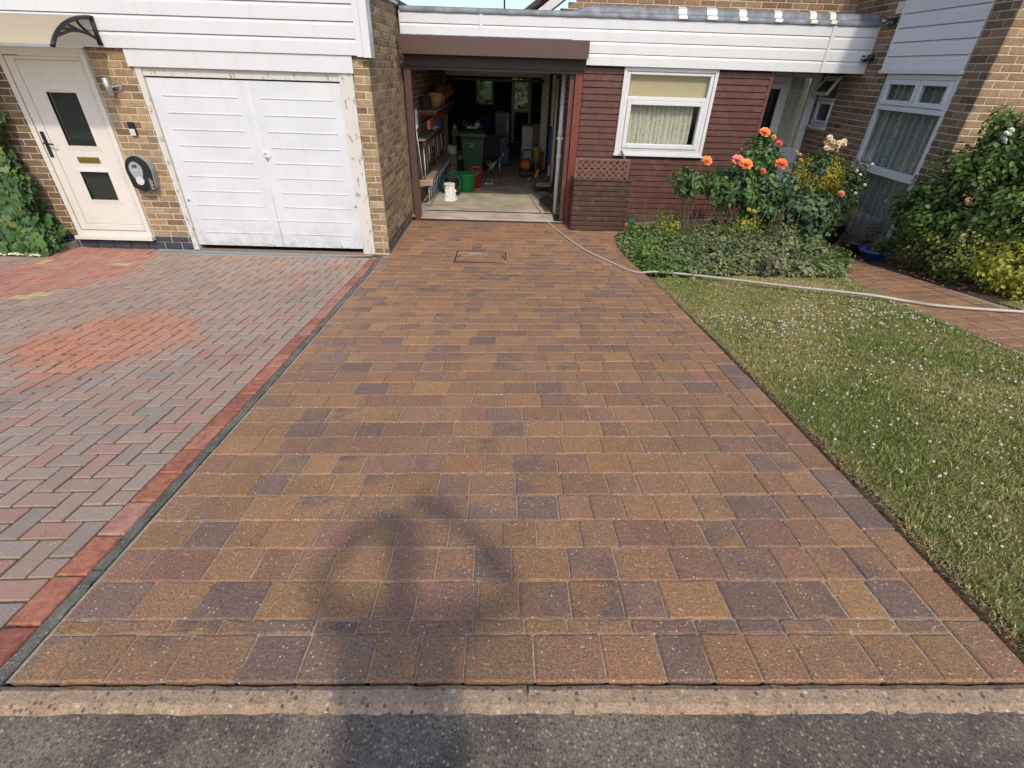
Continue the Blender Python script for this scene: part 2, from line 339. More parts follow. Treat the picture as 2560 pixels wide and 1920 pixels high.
class Pieces:
    """Bricks, pavers and blocks of one thing: the largest in view become parts of their own, the rest one mesh."""
    def __init__(s): s.items = []
    def add(s, v, f, col, col2=None): s.items.append((v, f, col, col2 or col))
    def size(s, it):
        nt = len(it[1][0]); p = [to_px(it[0][(nt * q) // 4]) for q in range(4)]
        if any(q is None for q in p): return 0
        cx = sum(q[0] for q in p) / 4; cy = sum(q[1] for q in p) / 4
        if not (-40 < cx < 2600 and -40 < cy < 1960): return 0
        a = 0
        for i in range(4): a += p[i][0] * p[(i + 1) % 4][1] - p[(i + 1) % 4][0] * p[i][1]
        return abs(a) / 2
    def finish(s, name, mat, parent, limit=290, min_area=90, rest=None):
        order = sorted(range(len(s.items)), key=lambda i: -s.size(s.items[i])); one = [i for i in order[:limit] if s.size(s.items[i]) > min_area]
        oneset = set(one); V, F, K, K2 = [], [], [], []
        for i, (v, f, c, c2) in enumerate(s.items):
            if i in oneset: raw(name, v, f, mat, parent, cols=[c], cols2=[c2])
            else:
                n = len(V); V += v; F += [tuple(q + n for q in t) for t in f]; K += [c] * len(v); K2 += [c2] * len(v)
        if V: raw(rest or name + '_rows', V, F, mat, parent, cols=K, cols2=K2, kind='stuff')
def flat_piece(poly, top, thick=.03, bev=.005, jit=.0015):
    """A paver with a worn edge: convex plan polygon laid on the ground height."""
    n = len(poly); cx = sum(p[0] for p in poly) / n; cy = sum(p[1] for p in poly) / n; dz = random.uniform(-jit, jit); tx, ty = random.uniform(-.006, .006), random.uniform(-.006, .006)
    def h(x, y): return gz(x, y) + top + dz + tx * (x - cx) + ty * (y - cy)
    def inset(p, d):
        vx, vy = cx - p[0], cy - p[1]; L = math.hypot(vx, vy) or 1; k = min(d * 1.4 / L, .4); return p[0] + vx * k, p[1] + vy * k
    inn = [inset(p, bev) for p in poly]
    v = [(x, y, h(x, y)) for x, y in inn] + [(x, y, h(x, y) - bev) for x, y in poly] + [(x, y, gz(x, y) - thick) for x, y in poly]
    f = [tuple(range(n))]
    for i in range(n):
        j = (i + 1) % n; f += [(n + i, n + j, j, i), (2 * n + i, 2 * n + j, n + j, n + i)]
    return v, f
def worn(poly, cut=.006, wob=.0011):
    """Knock the corners off a block and let its sides wander a little."""
    out = []; n = len(poly)
    for i in range(n):
        p, q, r_ = poly[i - 1], poly[i], poly[(i + 1) % n]
        for o, t in ((p, 1), (r_, 0)):
            L = math.hypot(o[0] - q[0], o[1] - q[1]) or 1; d = min(random.uniform(.4, 1.3) * cut, L * .3); out.append((q[0] + (o[0] - q[0]) / L * d, q[1] + (o[1] - q[1]) / L * d))
        L = math.hypot(r_[0] - q[0], r_[1] - q[1]) or 1; nx_, ny_ = -(r_[1] - q[1]) / L, (r_[0] - q[0]) / L; w_ = random.uniform(-.2, 1) * wob
        out.append(((q[0] + r_[0]) / 2 + nx_ * w_, (q[1] + r_[1]) / 2 + ny_ * w_))
    return out
def clip(poly, a, b):
    """Part of a convex polygon left of the line a->b."""
    out = []
    def side(p): return (b[0] - a[0]) * (p[1] - a[1]) - (b[1] - a[1]) * (p[0] - a[0])
    for i, p in enumerate(poly):
        q = poly[(i + 1) % len(poly)]; s0, s1 = side(p), side(q)
        if s0 >= 0: out.append(p)
        if (s0 >= 0) != (s1 >= 0):
            t = s0 / (s0 - s1); out.append((p[0] + (q[0] - p[0]) * t, p[1] + (q[1] - p[1]) * t))
    return out
def area(poly): return .5 * abs(sum(poly[i][0] * poly[(i + 1) % len(poly)][1] - poly[(i + 1) % len(poly)][0] * poly[i][1] for i in range(len(poly))))
def inpoly(x, y, poly):
    c = False
    for i in range(len(poly)):
        x0, y0 = poly[i]; x1, y1 = poly[i - 1]
        if (y0 > y) != (y1 > y) and x < (x1 - x0) * (y - y0) / (y1 - y0) + x0: c = not c
    return c
def inpoly_n(x, y, poly):
    c = np.zeros(len(x), bool)
    for i in range(len(poly)):
        x0, y0 = poly[i]; x1, y1 = poly[i - 1]
        if y0 == y1: continue
        c ^= ((y0 > y) != (y1 > y)) & (x < (x1 - x0) * (y - y0) / (y1 - y0) + x0)
    return c
def sheet(name, x0, x1, y0, y1, nx, ny, mat, off=0, fn=gz, poly=None, kind='structure', parent=None):
    xs = np.linspace(x0, x1, nx + 1); ys = np.linspace(y0, y1, ny + 1); v = [(x, y, fn(x, y) + off) for y in ys for x in xs]
    f = [(j * (nx + 1) + i, j * (nx + 1) + i + 1, (j + 1) * (nx + 1) + i + 1, (j + 1) * (nx + 1) + i) for j in range(ny) for i in range(nx)]
    if poly: f = [q for q in f if inpoly(sum(v[t][0] for t in q) / 4, sum(v[t][1] for t in q) / 4, poly)]
    o = raw(name, v, f, mat, parent, smooth=True, kind=kind); return o
def jitter(c, a=.12): k = 1 + random.uniform(-a, a); return tuple(max(0, x * k * (1 + random.uniform(-a / 6, a / 6))) for x in c)
# ================================================================== THE GROUND
raw('ground', [(-300, -300, -.45), (300, -300, -.45), (300, 300, -.45), (-300, 300, -.45)], [(0, 1, 2, 3)], 'soil', kind='structure')
def road_z(x, y): return gz(x, .64) - .022 + (.64 - y) * .015
xs = [-30, -8, -4] + list(np.linspace(-3, 3, 25)) + [4, 8, 30]; ysr = [-30, -8, -3, -1, 0, .3, .5, .6, .645]
raw('road', [(x, y, road_z(x, y) + (random.uniform(-.004, .004) if abs(x) < 3.1 and y > -.5 else 0)) for y in ysr for x in xs],
    [(j * len(xs) + i, j * len(xs) + i + 1, (j + 1) * len(xs) + i + 1, (j + 1) * len(xs) + i) for j in range(len(ysr) - 1) for i in range(len(xs) - 1)], 'tarmac', kind='structure', smooth=True)
# kerb of broken concrete edging, laid in lengths
kerb = thing('kerb', 'weathered concrete kerb edging with exposed pebbles along the foot of the drive', None, (0, .67, gz(0, .67)), kind='structure')
cuts = [-4.7, -3.4, -1.75, .085, 1.09, 2.9, 5.0]
for a, b in zip(cuts[:-1], cuts[1:]):
    n = int((b - a) / .035); V = []; F = []
    for i in range(n + 1):
        x = a + .002 + (b - a - .004) * i / n; e0 = .637 + random.uniform(-.004, .003); e1 = .7075 + random.uniform(-.002, .003); z = gz(x, .67)
        if i in (0, n): x += random.uniform(-.002, .002)
        jx = (random.uniform(-.014, .014) if i in (0, n) else 0)
        zt = z - .004 + random.uniform(-.0025, .0025)
        V += [(x, e0, z - .1), (x, e0 - .002, zt - .012), (x + jx, e0 + .02, zt - .001), (x - jx, e1 - .016, zt + .001), (x, e1, zt - .01), (x, e1, z - .1)]
    for i in range(n):
        for q in range(5): F.append((i * 6 + q, i * 6 + 6 + q, i * 6 + 7 + q, i * 6 + 1 + q)[::-1])
    F += [tuple(range(6)), tuple(n * 6 + q for q in range(6))[::-1]]
    raw('kerb_stone', V, F, 'kerb', kerb)

# ------------------------------------------------------------------ the sealed block-paved drive in front of the open garage
TAN, ORA, BRN, RED, PUR, OLV = (.36, .205, .100), (.352, .192, .100), (.315, .182, .108), (.318, .172, .114), (.232, .152, .116), (.31, .185, .105)
PAL = [TAN, TAN, TAN, ORA, ORA, BRN, BRN, BRN, RED, RED, PUR, PUR, PUR, OLV]
def xl(y): return -1.452 - (y - .71) * .0383 if y < 6.4 else -1.585
def xr_in(y): return 1.455 + min(y - .7, 4) * .016
def xr_out(y): return 1.592 + min(y - .7, 4) * .021
drv, drf = [], []; ny_ = 40
for j in range(ny_ + 1):
    y = .716 + (8.222 - .716) * j / ny_
    for i in range(13): x = (xl(y) - .008) + (xr_out(y) - .006 - xl(y) + .008) * i / 12; drv.append((x, y, gz(x, y) - .0065))
drive = raw('driveway', drv, [(j * 13 + i, j * 13 + i + 1, j * 13 + 14 + i, j * 13 + 13 + i) for j in range(ny_) for i in range(12)], 'joint_sand', kind='structure')
rows = [.714, .87, .922, 1.08, 1.238, 1.392, 1.552, 1.711, 1.873, 2.031, 2.187, 2.357, 2.521, 2.69, 2.858, 3.021, 3.191, 3.346, 3.516, 3.674, 3.829, 3.99, 4.145, 4.303, 4.467, 4.63, 4.797, 4.962, 5.116, 5.274, 5.437, 5.605, 5.777, 5.954, 6.118]
while rows[-1] < 8.0: rows.append(rows[-1] + .162)
rows[-1] = 8.215
PV = Pieces()
COVER = (-.705, -.035, 6.118, 6.604)
def paver(x0, x1, y0, y1, j=.0014, pal=PAL):
    g = [random.uniform(.0, .0022) for _ in range(4)]
    poly = [(x0 + j + g[0], y0 + j), (x1 - j - g[1], y0 + j + g[2]), (x1 - j - g[3], y1 - j), (x0 + j, y1 - j - g[2])]
    c, c2 = jitter(random.choice(pal)), jitter(random.choice(pal))
    if random.random() < .3: c2 = jitter(c, .1)
    return poly, c, c2
def split_row(a, b, narrow=False):
    out = []; x = a
    while b - x > .30:
        w = random.choice([.142, .142, .213, .213, .213, .178]) if not narrow else random.choice([.14, .17, .21]); out.append((x, x + w)); x += w
    if b - x > .2: h = (b - x) * random.uniform(.42, .58); out += [(x, x + h), (x + h, b)]
    else: out.append((x, b))
    return out
for y0, y1 in zip(rows[:-1], rows[1:]):
    ym = (y0 + y1) / 2; R_ = xr_in(ym) if ym < 7.45 else 4.9
    segs = split_row(xl(ym) + random.choice([0, 0, .0]), R_, y1 - y0 < .07)
    if random.random() < .6 and ym < 6.3: segs = [(segs[0][0], segs[0][0] + random.choice([.1, .14, .16, .21]))] + split_row(segs[0][0] + .16, R_, y1 - y0 < .07); segs[1] = (segs[0][1], segs[1][1])
    for a, b in segs:
        poly, c, c2 = paver(a, b, y0, y1)
        if a <= xl(ym) + .001: poly[0] = (xl(y0) + .003, poly[0][1]); poly[3] = (xl(y1) + .003, poly[3][1])
        if COVER[2] < ym < COVER[3]:
            if b > COVER[0] and a < COVER[1]:
                if a < COVER[0] - .03: poly = clip(poly, (COVER[0] - .003, -9), (COVER[0] - .003, 9))
                elif b > COVER[1] + .03: poly = clip(poly, (COVER[1] + .003, 9), (COVER[1] + .003, -9))
                else: continue
        if 7.55 < ym and a > 4.9: continue
        if len(poly) < 3 or area(poly) < .0008: continue
        # keep anticlockwise
        sa = sum(poly[i][0] * poly[(i + 1) % len(poly)][1] - poly[(i + 1) % len(poly)][0] * poly[i][1] for i in range(len(poly)))
        if sa < 0: poly = poly[::-1]
        PV.add(*flat_piece(worn(poly), 0, jit=.0022), c, c2)
y = .714                                               # border course down the lawn side
while y < 7.4:
    L = .205; y1 = y + L
    poly = [(xr_in(y) + .004, y + .003), (xr_out(y), y + .003), (xr_out(y1), y1 - .003), (xr_in(y1) + .004, y1 - .003)]
    c = jitter(random.choice([BRN, RED, BRN, ORA, PUR])); PV.add(*flat_piece(worn(poly), .001, jit=.002), c, jitter(c)); y = y1
PV.finish('paver', 'paver', drive, 290, rest='pavers')
sheet('back_path', 1.55, 4.98, 7.45, 9.3, 8, 6, 'joint_sand', -.0085)

# ------------------------------------------------------------------ the neighbour's older herringbone drive
TH = .0335; ux, uy = (math.cos(TH), math.sin(TH)), (-math.sin(TH), math.cos(TH)); OX, OY = -1.612, 0
def hb(a, b): return OX + a * ux[0] + b * uy[0], OY + a * ux[1] + b * uy[1]
ndrive = sheet('neighbour_driveway', -9, -1.60, .66, 6.46, 24, 26, 'joint_moss', -.011)
ORANGE = [(-3.80, 3.30), (-3.60, 3.86), (-3.16, 4.16), (-2.78, 3.9), (-2.50, 3.55), (-2.72, 3.18), (-2.96, 2.9), (-3.1, 2.7), (-3.28, 2.85)]
REDTOP = [(-5.6, 4.3), (-4.72, 4.42), (-4.56, 4.75), (-4.37, 5.24), (-4.57, 6.13), (-4.68, 6.6), (-6.3, 6.6), (-5.82, 6.01), (-5.74, 5.5), (-6.6, 5.0)]
YEL = [(-4.72, 4.5), (-4.75, 5.74), (-5.68, 5.76)]
GP = [(.335, .244, .20), (.33, .246, .202), (.345, .244, .197), (.32, .246, .206), (.315, .25, .21), (.352, .232, .183), (.305, .25, .214), (.36, .22, .175)]
BLK = Pieces(); U = .1
for i in range(-75, 2):
    for j in range(3, 68):
        d = (i - j) % 4
        if d == 0: a0, a1, b0, b1 = i * U, (i + 2) * U, j * U, (j + 1) * U
        elif d == 3: a0, a1, b0, b1 = i * U, (i + 1) * U, j * U, (j + 2) * U
        else: continue
        e = .0048; poly = [hb(a0 + e, b0 + e), hb(a1 - e, b0 + e), hb(a1 - e, b1 - e), hb(a0 + e, b1 - e)]
        cx = sum(p[0] for p in poly) / 4; cy = sum(p[1] for p in poly) / 4
        if cx < -8 or cy < .5 or cy > 6.6: continue
        poly = clip(poly, hb(-.004, -1), hb(-.004, 9)); top = 6.262 if cx > -4.66 else 6.44
        if len(poly) > 2: poly = clip(poly, (9, top), (-9, top))
        if len(poly) > 2: poly = clip(poly, (-20, .712), (20, .712))
        if len(poly) < 3 or area(poly) < .0012: continue
        c = jitter(random.choice(GP), .1)
        if random.random() < .03: c = jitter((.265, .245, .225))
        if inpoly(cx, cy, ORANGE): c = jitter((.47, .215, .14), .08)
        elif inpoly(cx + .09, cy - .07, ORANGE) or inpoly(cx - .12, cy + .06, ORANGE) or inpoly(cx, cy + .12, ORANGE): c = jitter((.38, .22, .165), .08)
        elif inpoly(cx, cy, REDTOP): c = jitter((.41, .19, .145), .12)
        if any(abs(cx - p) < .07 and abs(cy - q) < .09 for p, q in YEL): c = (.48, .42, .16)
        BLK.add(*flat_piece(worn(poly, .005, .001) if cy < 3.6 else poly, -.003, bev=.0032, jit=.0015), c)
BLK.finish('block', 'block', ndrive, 290, rest='blocks')
REDC = Pieces(); b = .70                                # red bricks laid end to end along the edge
while b < 6.3:
    b1 = b + .205; ya_, yb_ = hb(.05, b + .004)[1], hb(.05, b1 - .004)[1]; poly = [hb(.004, b + .004), (xl(ya_) - .066, ya_), (xl(yb_) - .066, yb_), hb(.004, b1 - .004)]
    poly = clip(poly, (9, 6.28), (-9, 6.28))
    if len(poly) > 2 and area(poly) > .001:
        fade = min(max((b - 1.5) / 4, 0), 1); c = random.choice([(.38, .155, .10), (.36, .14, .092), (.27, .10, .075), (.43, .225, .17), (.40, .18, .125)]); c = tuple(q * (1 - fade * .5) + w * fade * .5 for q, w in zip(c, (.33, .18, .14)))
        REDC.add(*flat_piece(poly, -.002, bev=.006, jit=.002), jitter(c))
    b = b1
REDC.finish('edge_brick', 'red_block', ndrive, 60)
es = thing('edging_strip', 'narrow strip of dark gritty concrete between the two drives', None, (-1.55, .7, .55), kind='structure')
for a, b in ((.705, 1.13), (1.14, 1.82), (1.83, 2.95), (2.96, 4.2), (4.21, 6.42)):
    n = max(2, int((b - a) / .05)); V = []; F = []
    for i in range(n + 1):
        y = a + (b - a) * i / n; x1 = xl(y) - .010 + random.uniform(-.005, .005); x0 = xl(y) - .062 + random.uniform(-.003, .003); z = gz(x0, y)
        V += [(x0, y, z - .06), (x0 + .004, y, z - .003), (x1 - .004, y, z - .002 + random.uniform(-.002, .002)), (x1, y, z - .06)]
    for i in range(n):
        for q in range(3): F.append((i * 4 + q, i * 4 + 4 + q, i * 4 + 5 + q, i * 4 + 1 + q)[::-1])
    F += [(0, 1, 2, 3), tuple(n * 4 + q for q in (3, 2, 1, 0))]
    raw('edging_length', V, F, 'edging', es)

# ------------------------------------------------------------------ garden ground, path, lawn
sheet('garden_soil', 1.56, 12, .66, 8.0, 40, 28, 'soil', -.018)
PATH = [(3.60, .70), (3.55, 2.9), (3.52, 3.4), (3.57, 4.1), (3.65, 4.7), (3.72, 5.1), (3.95, 5.6), (4.0, 6.5), (4.05, 7.5), (4.6, 7.5), (4.30, 6.0), (4.27, 4.5), (4.22, 3.5), (4.25, .7)]
gp = sheet('garden_path', 3.4, 4.75, .7, 7.5, 12, 40, 'joint_sand', -.0065, poly=[(p[0] + (.03 if p[0] > 4.1 else -.03), p[1]) for p in PATH])
PP = Pieces(); y = .74; k_ = 0
def px_l(y): return float(np.interp(y, [.7, 2.9, 3.4, 4.1, 4.7, 5.1, 5.6, 6.5, 7.5], [3.60, 3.55, 3.52, 3.57, 3.65, 3.72, 3.95, 4.0, 4.05]))
def px_r(y): return float(np.interp(y, [.7, 3.5, 4.5, 6, 7.5], [4.12, 4.09, 4.14, 4.17, 4.4]))
while y < 7.45:
    y1 = y + .162
    for a, b in split_row(px_l(y) + random.choice([0, .05, .1]) * 0, px_r(y)):
        poly, c, c2 = paver(a, b, y, y1, pal=[BRN, RED, ORA, ORA, BRN, TAN, TAN]); PP.add(*flat_piece(poly, 0), c, c2)
    c = jitter(random.choice([BRN, RED])); PP.add(*flat_piece([(px_r(y) + .004, y + .003), (px_r(y) + .125, y + .003), (px_r(y1) + .125, y1 - .003), (px_r(y1) + .004, y1 - .003)], 0), c); y = y1
PP.finish('paver', 'paver', gp, 250, rest='pavers')
LAWN = [(1.64, .72), (1.665, 2.2), (1.705, 3.4), (1.71, 4.3), (1.70, 5.5), (2.0, 5.42), (2.44, 5.36), (2.86, 5.30), (3.2, 5.14), (3.62, 5.02), (3.66, 4.8), (3.56, 4.1), (3.51, 3.4), (3.54, 2.9), (3.58, .72)]
LAWN2 = [(4.28, .72), (4.25, 3.5), (4.31, 3.95), (5.2, 4.2), (9, 4.2), (9, .72)]
sheet('lawn', 1.6, 9, .7, 5.6, 90, 70, 'turf', -.008, poly=None if False else LAWN); sheet('side_lawn', 4.2, 9, .7, 4.3, 30, 26, 'turf', -.008, poly=LAWN2)

def grass_mesh(name, poly, n, label, hmin=.010, hmax=.034, seed=1):
    g = np.random.default_rng(seed); xs = [p[0] for p in poly]; ys = [p[1] for p in poly]
    x = g.uniform(min(xs), max(xs), n * 3); y = g.uniform(min(ys), max(ys), n * 3)
    ex = x + g.normal(0, .014, len(x)) + .022 * np.sin(y * 9 + 2 * np.sin(y * 3.1)) + .014 * np.sin(y * 31 + np.sin(y * 17)); k = inpoly_n(ex, y, poly); x, y = x[k][:n], y[k][:n]; n = len(x)
    patch = .52 + .25 * np.sin(x * 3.1 + 1.7 * np.sin(y * 2.3)) + .25 * np.sin(y * 4.3 + 2.1 * np.sin(x * 3.7 + 1)) + g.normal(0, .22, n)
    tuft = .7 + .45 * np.sin(x * 17 + 3 * np.sin(y * 13)) * np.sin(y * 19 + 2 * np.sin(x * 11))
    left = np.interp(y, [.7, 2.2, 3.4, 4.3, 5.5], [1.64, 1.665, 1.705, 1.71, 1.70]); edge = np.clip(1 - (x - left) / .09, 0, 1) * (x < 2.2)
    dry = np.clip(patch - .12 + edge * .6 + np.clip((y - 3.3) / 3, 0, .2), 0, 1.3)
    h = g.uniform(hmin, hmax, n) * np.clip(tuft, .45, 1.3) * (1 - .45 * edge); w = g.uniform(.0014, .0031, n); a = g.uniform(0, 2 * np.pi, n); lean = g.uniform(.15, 1.15, n) * h; la = g.uniform(0, 2 * np.pi, n)
    z = gzn(x, y) - .006; dx, dy = np.cos(a) * w, np.sin(a) * w; lx, ly = np.cos(la) * lean, np.sin(la) * lean
    V = np.zeros((n, 6, 3), np.float32)
    for q, (t, ws) in enumerate(((0, 1), (.55, .8), (1, .12))):
        bx, by, bz = x + lx * t * t, y + ly * t * t, z + h * (t if t < 1 else .96)
        V[:, q * 2] = np.stack([bx - dx * ws, by - dy * ws, bz], 1); V[:, q * 2 + 1] = np.stack([bx + dx * ws, by + dy * ws, bz], 1)
    green = np.array([.18, .25, .06]); olive = np.array([.31, .31, .12]); straw = np.array([.54, .45, .245]); d = dry[:, None]
    col = np.where(d < .55, green + (olive - green) * np.clip(d / .55, 0, 1), olive + (straw - olive) * np.clip((d - .55) / .7, 0, 1)) * g.uniform(.7, 1.3, n)[:, None]
    straws = g.random(n) < .1; col[straws] = straw * g.uniform(.7, 1.25, straws.sum())[:, None]
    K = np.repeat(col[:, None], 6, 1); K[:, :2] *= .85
    F = (np.arange(n)[:, None, None] * 6 + np.array([[0, 1, 3, 2], [2, 3, 5, 4]])[None]).reshape(-1, 4)
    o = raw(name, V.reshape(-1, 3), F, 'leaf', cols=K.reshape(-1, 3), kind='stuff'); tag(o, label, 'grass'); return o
grass_mesh('grass', LAWN, 165000, 'short sun-dried grass of the lawn beside the drive')
grass_mesh('side_grass', LAWN2, 30000, 'short grass beyond the garden path under the yellow-leaved shrub', seed=2)
# white clover heads, far too many to count
V, F, K = [], [], []
def clover(x, y, r):
    z = gz(x, y) + random.uniform(.016, .034); mb = MB().lathe([(r * .5, -r * .8), (r, -r * .15), (r * .85, r * .45), (r * .3, r * .8)], (x, y, z), 7); n = len(V)
    V.extend(mb.v); F.extend([tuple(i + n for i in f) for f in mb.f]); c = jitter(random.choice([(.68, .66, .58), (.72, .70, .64), (.6, .54, .42)]), .1); K.extend([c] * len(mb.v))
for _ in range(330):
    t = random.random(); x = 1.8 + t * 1.7 + random.gauss(0, .06); y = 3.78 - t * .12 + random.gauss(0, .22) - .12 * math.sin(t * 6)
    if inpoly(x, y, LAWN): clover(x, y, random.uniform(.005, .009))
for _ in range(420):
    x = random.uniform(1.72, 3.5); y = random.choice([random.uniform(1.2, 3.5), random.gauss(2.5, .35), random.uniform(3.9, 5.2)])
    if inpoly(x, y, LAWN): clover(x, y, random.uniform(.0045, .008))
for _ in range(45):
    x = random.uniform(4.5, 5.4); y = random.uniform(3.3, 4.1); clover(x, y, random.uniform(.007, .011))
wv_, wf_, wk_ = [], [], []
for _ in range(420):
    i_, j_ = random.randint(-28, -9), random.randint(26, 44); q_ = hb(i_ * U, j_ * U + random.uniform(-.1, .1)) if random.random() < .5 else hb(i_ * U + random.uniform(-.1, .1), j_ * U)
    if not (inpoly(q_[0], q_[1], ORANGE) or random.random() < .25): continue
    for _b in range(9):
        a_ = random.uniform(0, 6.28); h_ = random.uniform(.006, .016); x_, y_ = q_[0] + random.gauss(0, .006), q_[1] + random.gauss(0, .006); n_ = len(wv_); z_ = gz(x_, y_) - .006
        wv_ += [(x_ - .003 * math.sin(a_), y_ + .003 * math.cos(a_), z_), (x_ + .003 * math.sin(a_), y_ - .003 * math.cos(a_), z_), (x_ + math.cos(a_) * .008, y_ + math.sin(a_) * .008, z_ + h_)]; wf_.append((n_, n_ + 1, n_ + 2)); wk_ += [jitter((.16, .17, .05), .3)] * 3
tag(raw('joint_weeds', wv_, wf_, 'leaf', cols=wk_, kind='stuff'), 'tiny weeds growing in the joints of the orange paving patch', 'weeds')
tag(raw('clover_flowers', V, F, 'petal', cols=K, kind='stuff'), 'white clover heads dotted over the lawn', 'clover')
for x, y, s, lab in ((2.83, 4.02, .07, 'dry brown leaf lying among the clover on the lawn'), (2.30, 3.28, .035, 'small curled tan leaf lying on the worn part of the lawn')):
    v = [(x, y, 0), (x + s * .5, y + s * .3, 0), (x + s, y + s * .1, 0), (x + s * .5, y - s * .3, 0), (x + s * .5, y, -.4 * s)]; v = [(p[0], p[1], gz(p[0], p[1]) + .045 + p[2] * .5) for p in v]
    tag(raw('fallen_leaf', v, [(0, 4, 1), (4, 2, 1), (0, 3, 4), (4, 3, 2)], 'leaf', cols=[(.4, .17, .07)]), lab, 'leaf', 'leaves fallen on the lawn')
ev_, ef_, ek_ = [], [], []
for _ in range(2600):
    y_ = random.uniform(.74, 5.5); x_ = xr_out(y_) + .012 + abs(random.gauss(0, .028)); s_ = random.uniform(.006, .026); a_ = random.uniform(0, 6.28); n_ = len(ev_); z_ = gz(x_, y_) - .004 + random.uniform(0, .02)
    ev_ += [(x_ - .002 * math.sin(a_), y_ + .002 * math.cos(a_), z_), (x_ + .002 * math.sin(a_), y_ - .002 * math.cos(a_), z_), (x_ + math.cos(a_) * s_, y_ + math.sin(a_) * s_, z_ + random.uniform(-.004, .012))]; ef_.append((n_, n_ + 1, n_ + 2)); ek_ += [jitter(random.choice([(.34, .25, .12), (.2, .13, .07), (.42, .33, .17), (.12, .085, .05)]), .2)] * 3
tag(raw('edge_thatch', ev_, ef_, 'leaf', cols=ek_, kind='stuff'), 'dry straw and soil crumbs along the cut edge of the lawn', 'thatch')
# ------------------------------------------------------------------ inspection cover set into the drive
ic = thing('inspection_cover', 'recessed inspection cover filled with pavers near the garage', 'manhole cover', (-.37, 6.37, gz(-.37, 6.37)))
x0, x1, y0, y1 = COVER
for a in ((x0, x0 + .012, y0, y1), (x1 - .012, x1, y0, y1), (x0, x1, y1 - .012, y1), (x0, x1, y0, y0 + .012)): B('frame', 'dark_metal', ic, *a, gz(-.37, a[2]) - .03, gz(-.37, (a[2] + a[3]) / 2) + .004)
B('tray', 'joint_sand', ic, x0 + .012, x1 - .012, y0 + .012, y1 - .012, -.03, gz(-.37, 6.4) - .004)
for q, (ya, yb) in enumerate(((y0 + .014, y0 + .165), (y0 + .167, y0 + .315), (y0 + .317, y1 - .014))):
    xx = x0 + .014
    for w in ((.2, .24, .2), (.13, .235, .277), (.17, .22, .25))[q]:
        poly, c, c2 = paver(xx, min(xx + w, x1 - .014), ya, yb); raw('cover_paver', *flat_piece(poly, .002), 'paver', ic, cols=[jitter(RED)], cols2=[jitter(BRN)]); xx += w
for xx in (x0 + .035, x1 - .05): B('key_hole', 'black_plastic', ic, xx, xx + .02, 6.36, 6.44, gz(xx, 6.4), gz(xx, 6.4) + .006)
# ------------------------------------------------------------------ channel drain in front of the white garage door
dr = thing('drainage_channel', 'grey slotted channel drain in front of the white garage door', 'drain', (-3.2, 6.33, -.02))
B('channel', 'black_plastic', dr, -4.66, -1.84, 6.272, 6.385, -.09, -.045)
for ya, yb in ((6.268, 6.278), (6.379, 6.389)): B('rail', 'grey_plastic', dr, -4.66, -1.84, ya, yb, -.06, -.012)
x = -4.655
while x < -1.85: MB().add([(x, 6.276, -.016), (x + .012, 6.276, -.016), (x + .027, 6.381, -.016), (x + .015, 6.381, -.016), (x, 6.276, -.05), (x + .012, 6.276, -.05), (x + .027, 6.381, -.05), (x + .015, 6.381, -.05)], [(0, 1, 2, 3), (0, 4, 5, 1), (1, 5, 6, 2), (3, 2, 6, 7), (0, 3, 7, 4)]).build('slat', 'grey_plastic', dr); x += .024
raw('door_apron', [(-4.15, 6.389, -.016), (-1.8, 6.389, -.012), (-1.8, 6.5, -.004), (-4.15, 6.5, -.004)], [(0, 1, 2, 3)], 'apron', ndrive)
# ================================================================== BRICKWORK
BUFF = [(.34, .245, .145), (.29, .205, .12), (.38, .285, .18), (.25, .175, .105), (.33, .23, .135), (.29, .215, .14), (.41, .315, .2), (.2, .14, .095)]
RUST = [(.27, .175, .108), (.24, .16, .10), (.30, .198, .122), (.23, .165, .107), (.28, .20, .13), (.19, .13, .088), (.30, .18, .115)]
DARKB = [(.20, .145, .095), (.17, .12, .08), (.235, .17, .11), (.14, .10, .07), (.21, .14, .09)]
def brick_rows(P, M, u0, u1, z0, z1, pal=BUFF, holes=(), off=0, ch=.075, bl=.225, gap=.010, top=None):
    """Running bond on the plane M(u, z, w); holes are (u0, u1, z0, z1); top(u) may slope the wall's upper edge."""
    k = 0; z = z0
    while z < z1 - .02:
        za, zb = z + gap / 2, min(z + ch, z1) - gap / 2; u = u0 - ((k + off) % 2) * bl / 2
        while u < u1:
            segs = [(max(u + gap / 2, u0), min(u + bl - gap / 2, u1))]
            for h in holes:
                if h[2] < (za + zb) / 2 < h[3]: segs = [s for a, b in segs for s in ((a, min(b, h[0])), (max(a, h[1]), b)) if s[1] - s[0] > .012]
            for a, b in segs:
                if b - a < .012: continue
                if top and zb > top((a + b) / 2): continue
                e, j = .004, random.uniform(-.0025, .0015)
                v = [M(a + e, za + e, j), M(b - e, za + e, j), M(b - e, zb - e, j), M(a + e, zb - e, j)] + [M(x, y, j - .005) for x, y in ((a, za), (b, za), (b, zb), (a, zb))] + [M(x, y, -.03) for x, y in ((a, za), (b, za), (b, zb), (a, zb))]
                f = [(0, 1, 2, 3)] + [(4 + i, 4 + (i + 1) % 4, (i + 1) % 4, i) for i in range(4)] + [(8 + i, 8 + (i + 1) % 4, 4 + (i + 1) % 4, 4 + i) for i in range(4)]
                P.add(v, f, jitter(random.choice(pal), .12))
            u += bl
        z += ch; k += 1
def front(y): return lambda u, z, w: (u, y - w, z)
def facing_right(x): return lambda u, z, w: (x + w, u, z)
def facing_left(x): return lambda u, z, w: (x - w, u, z)
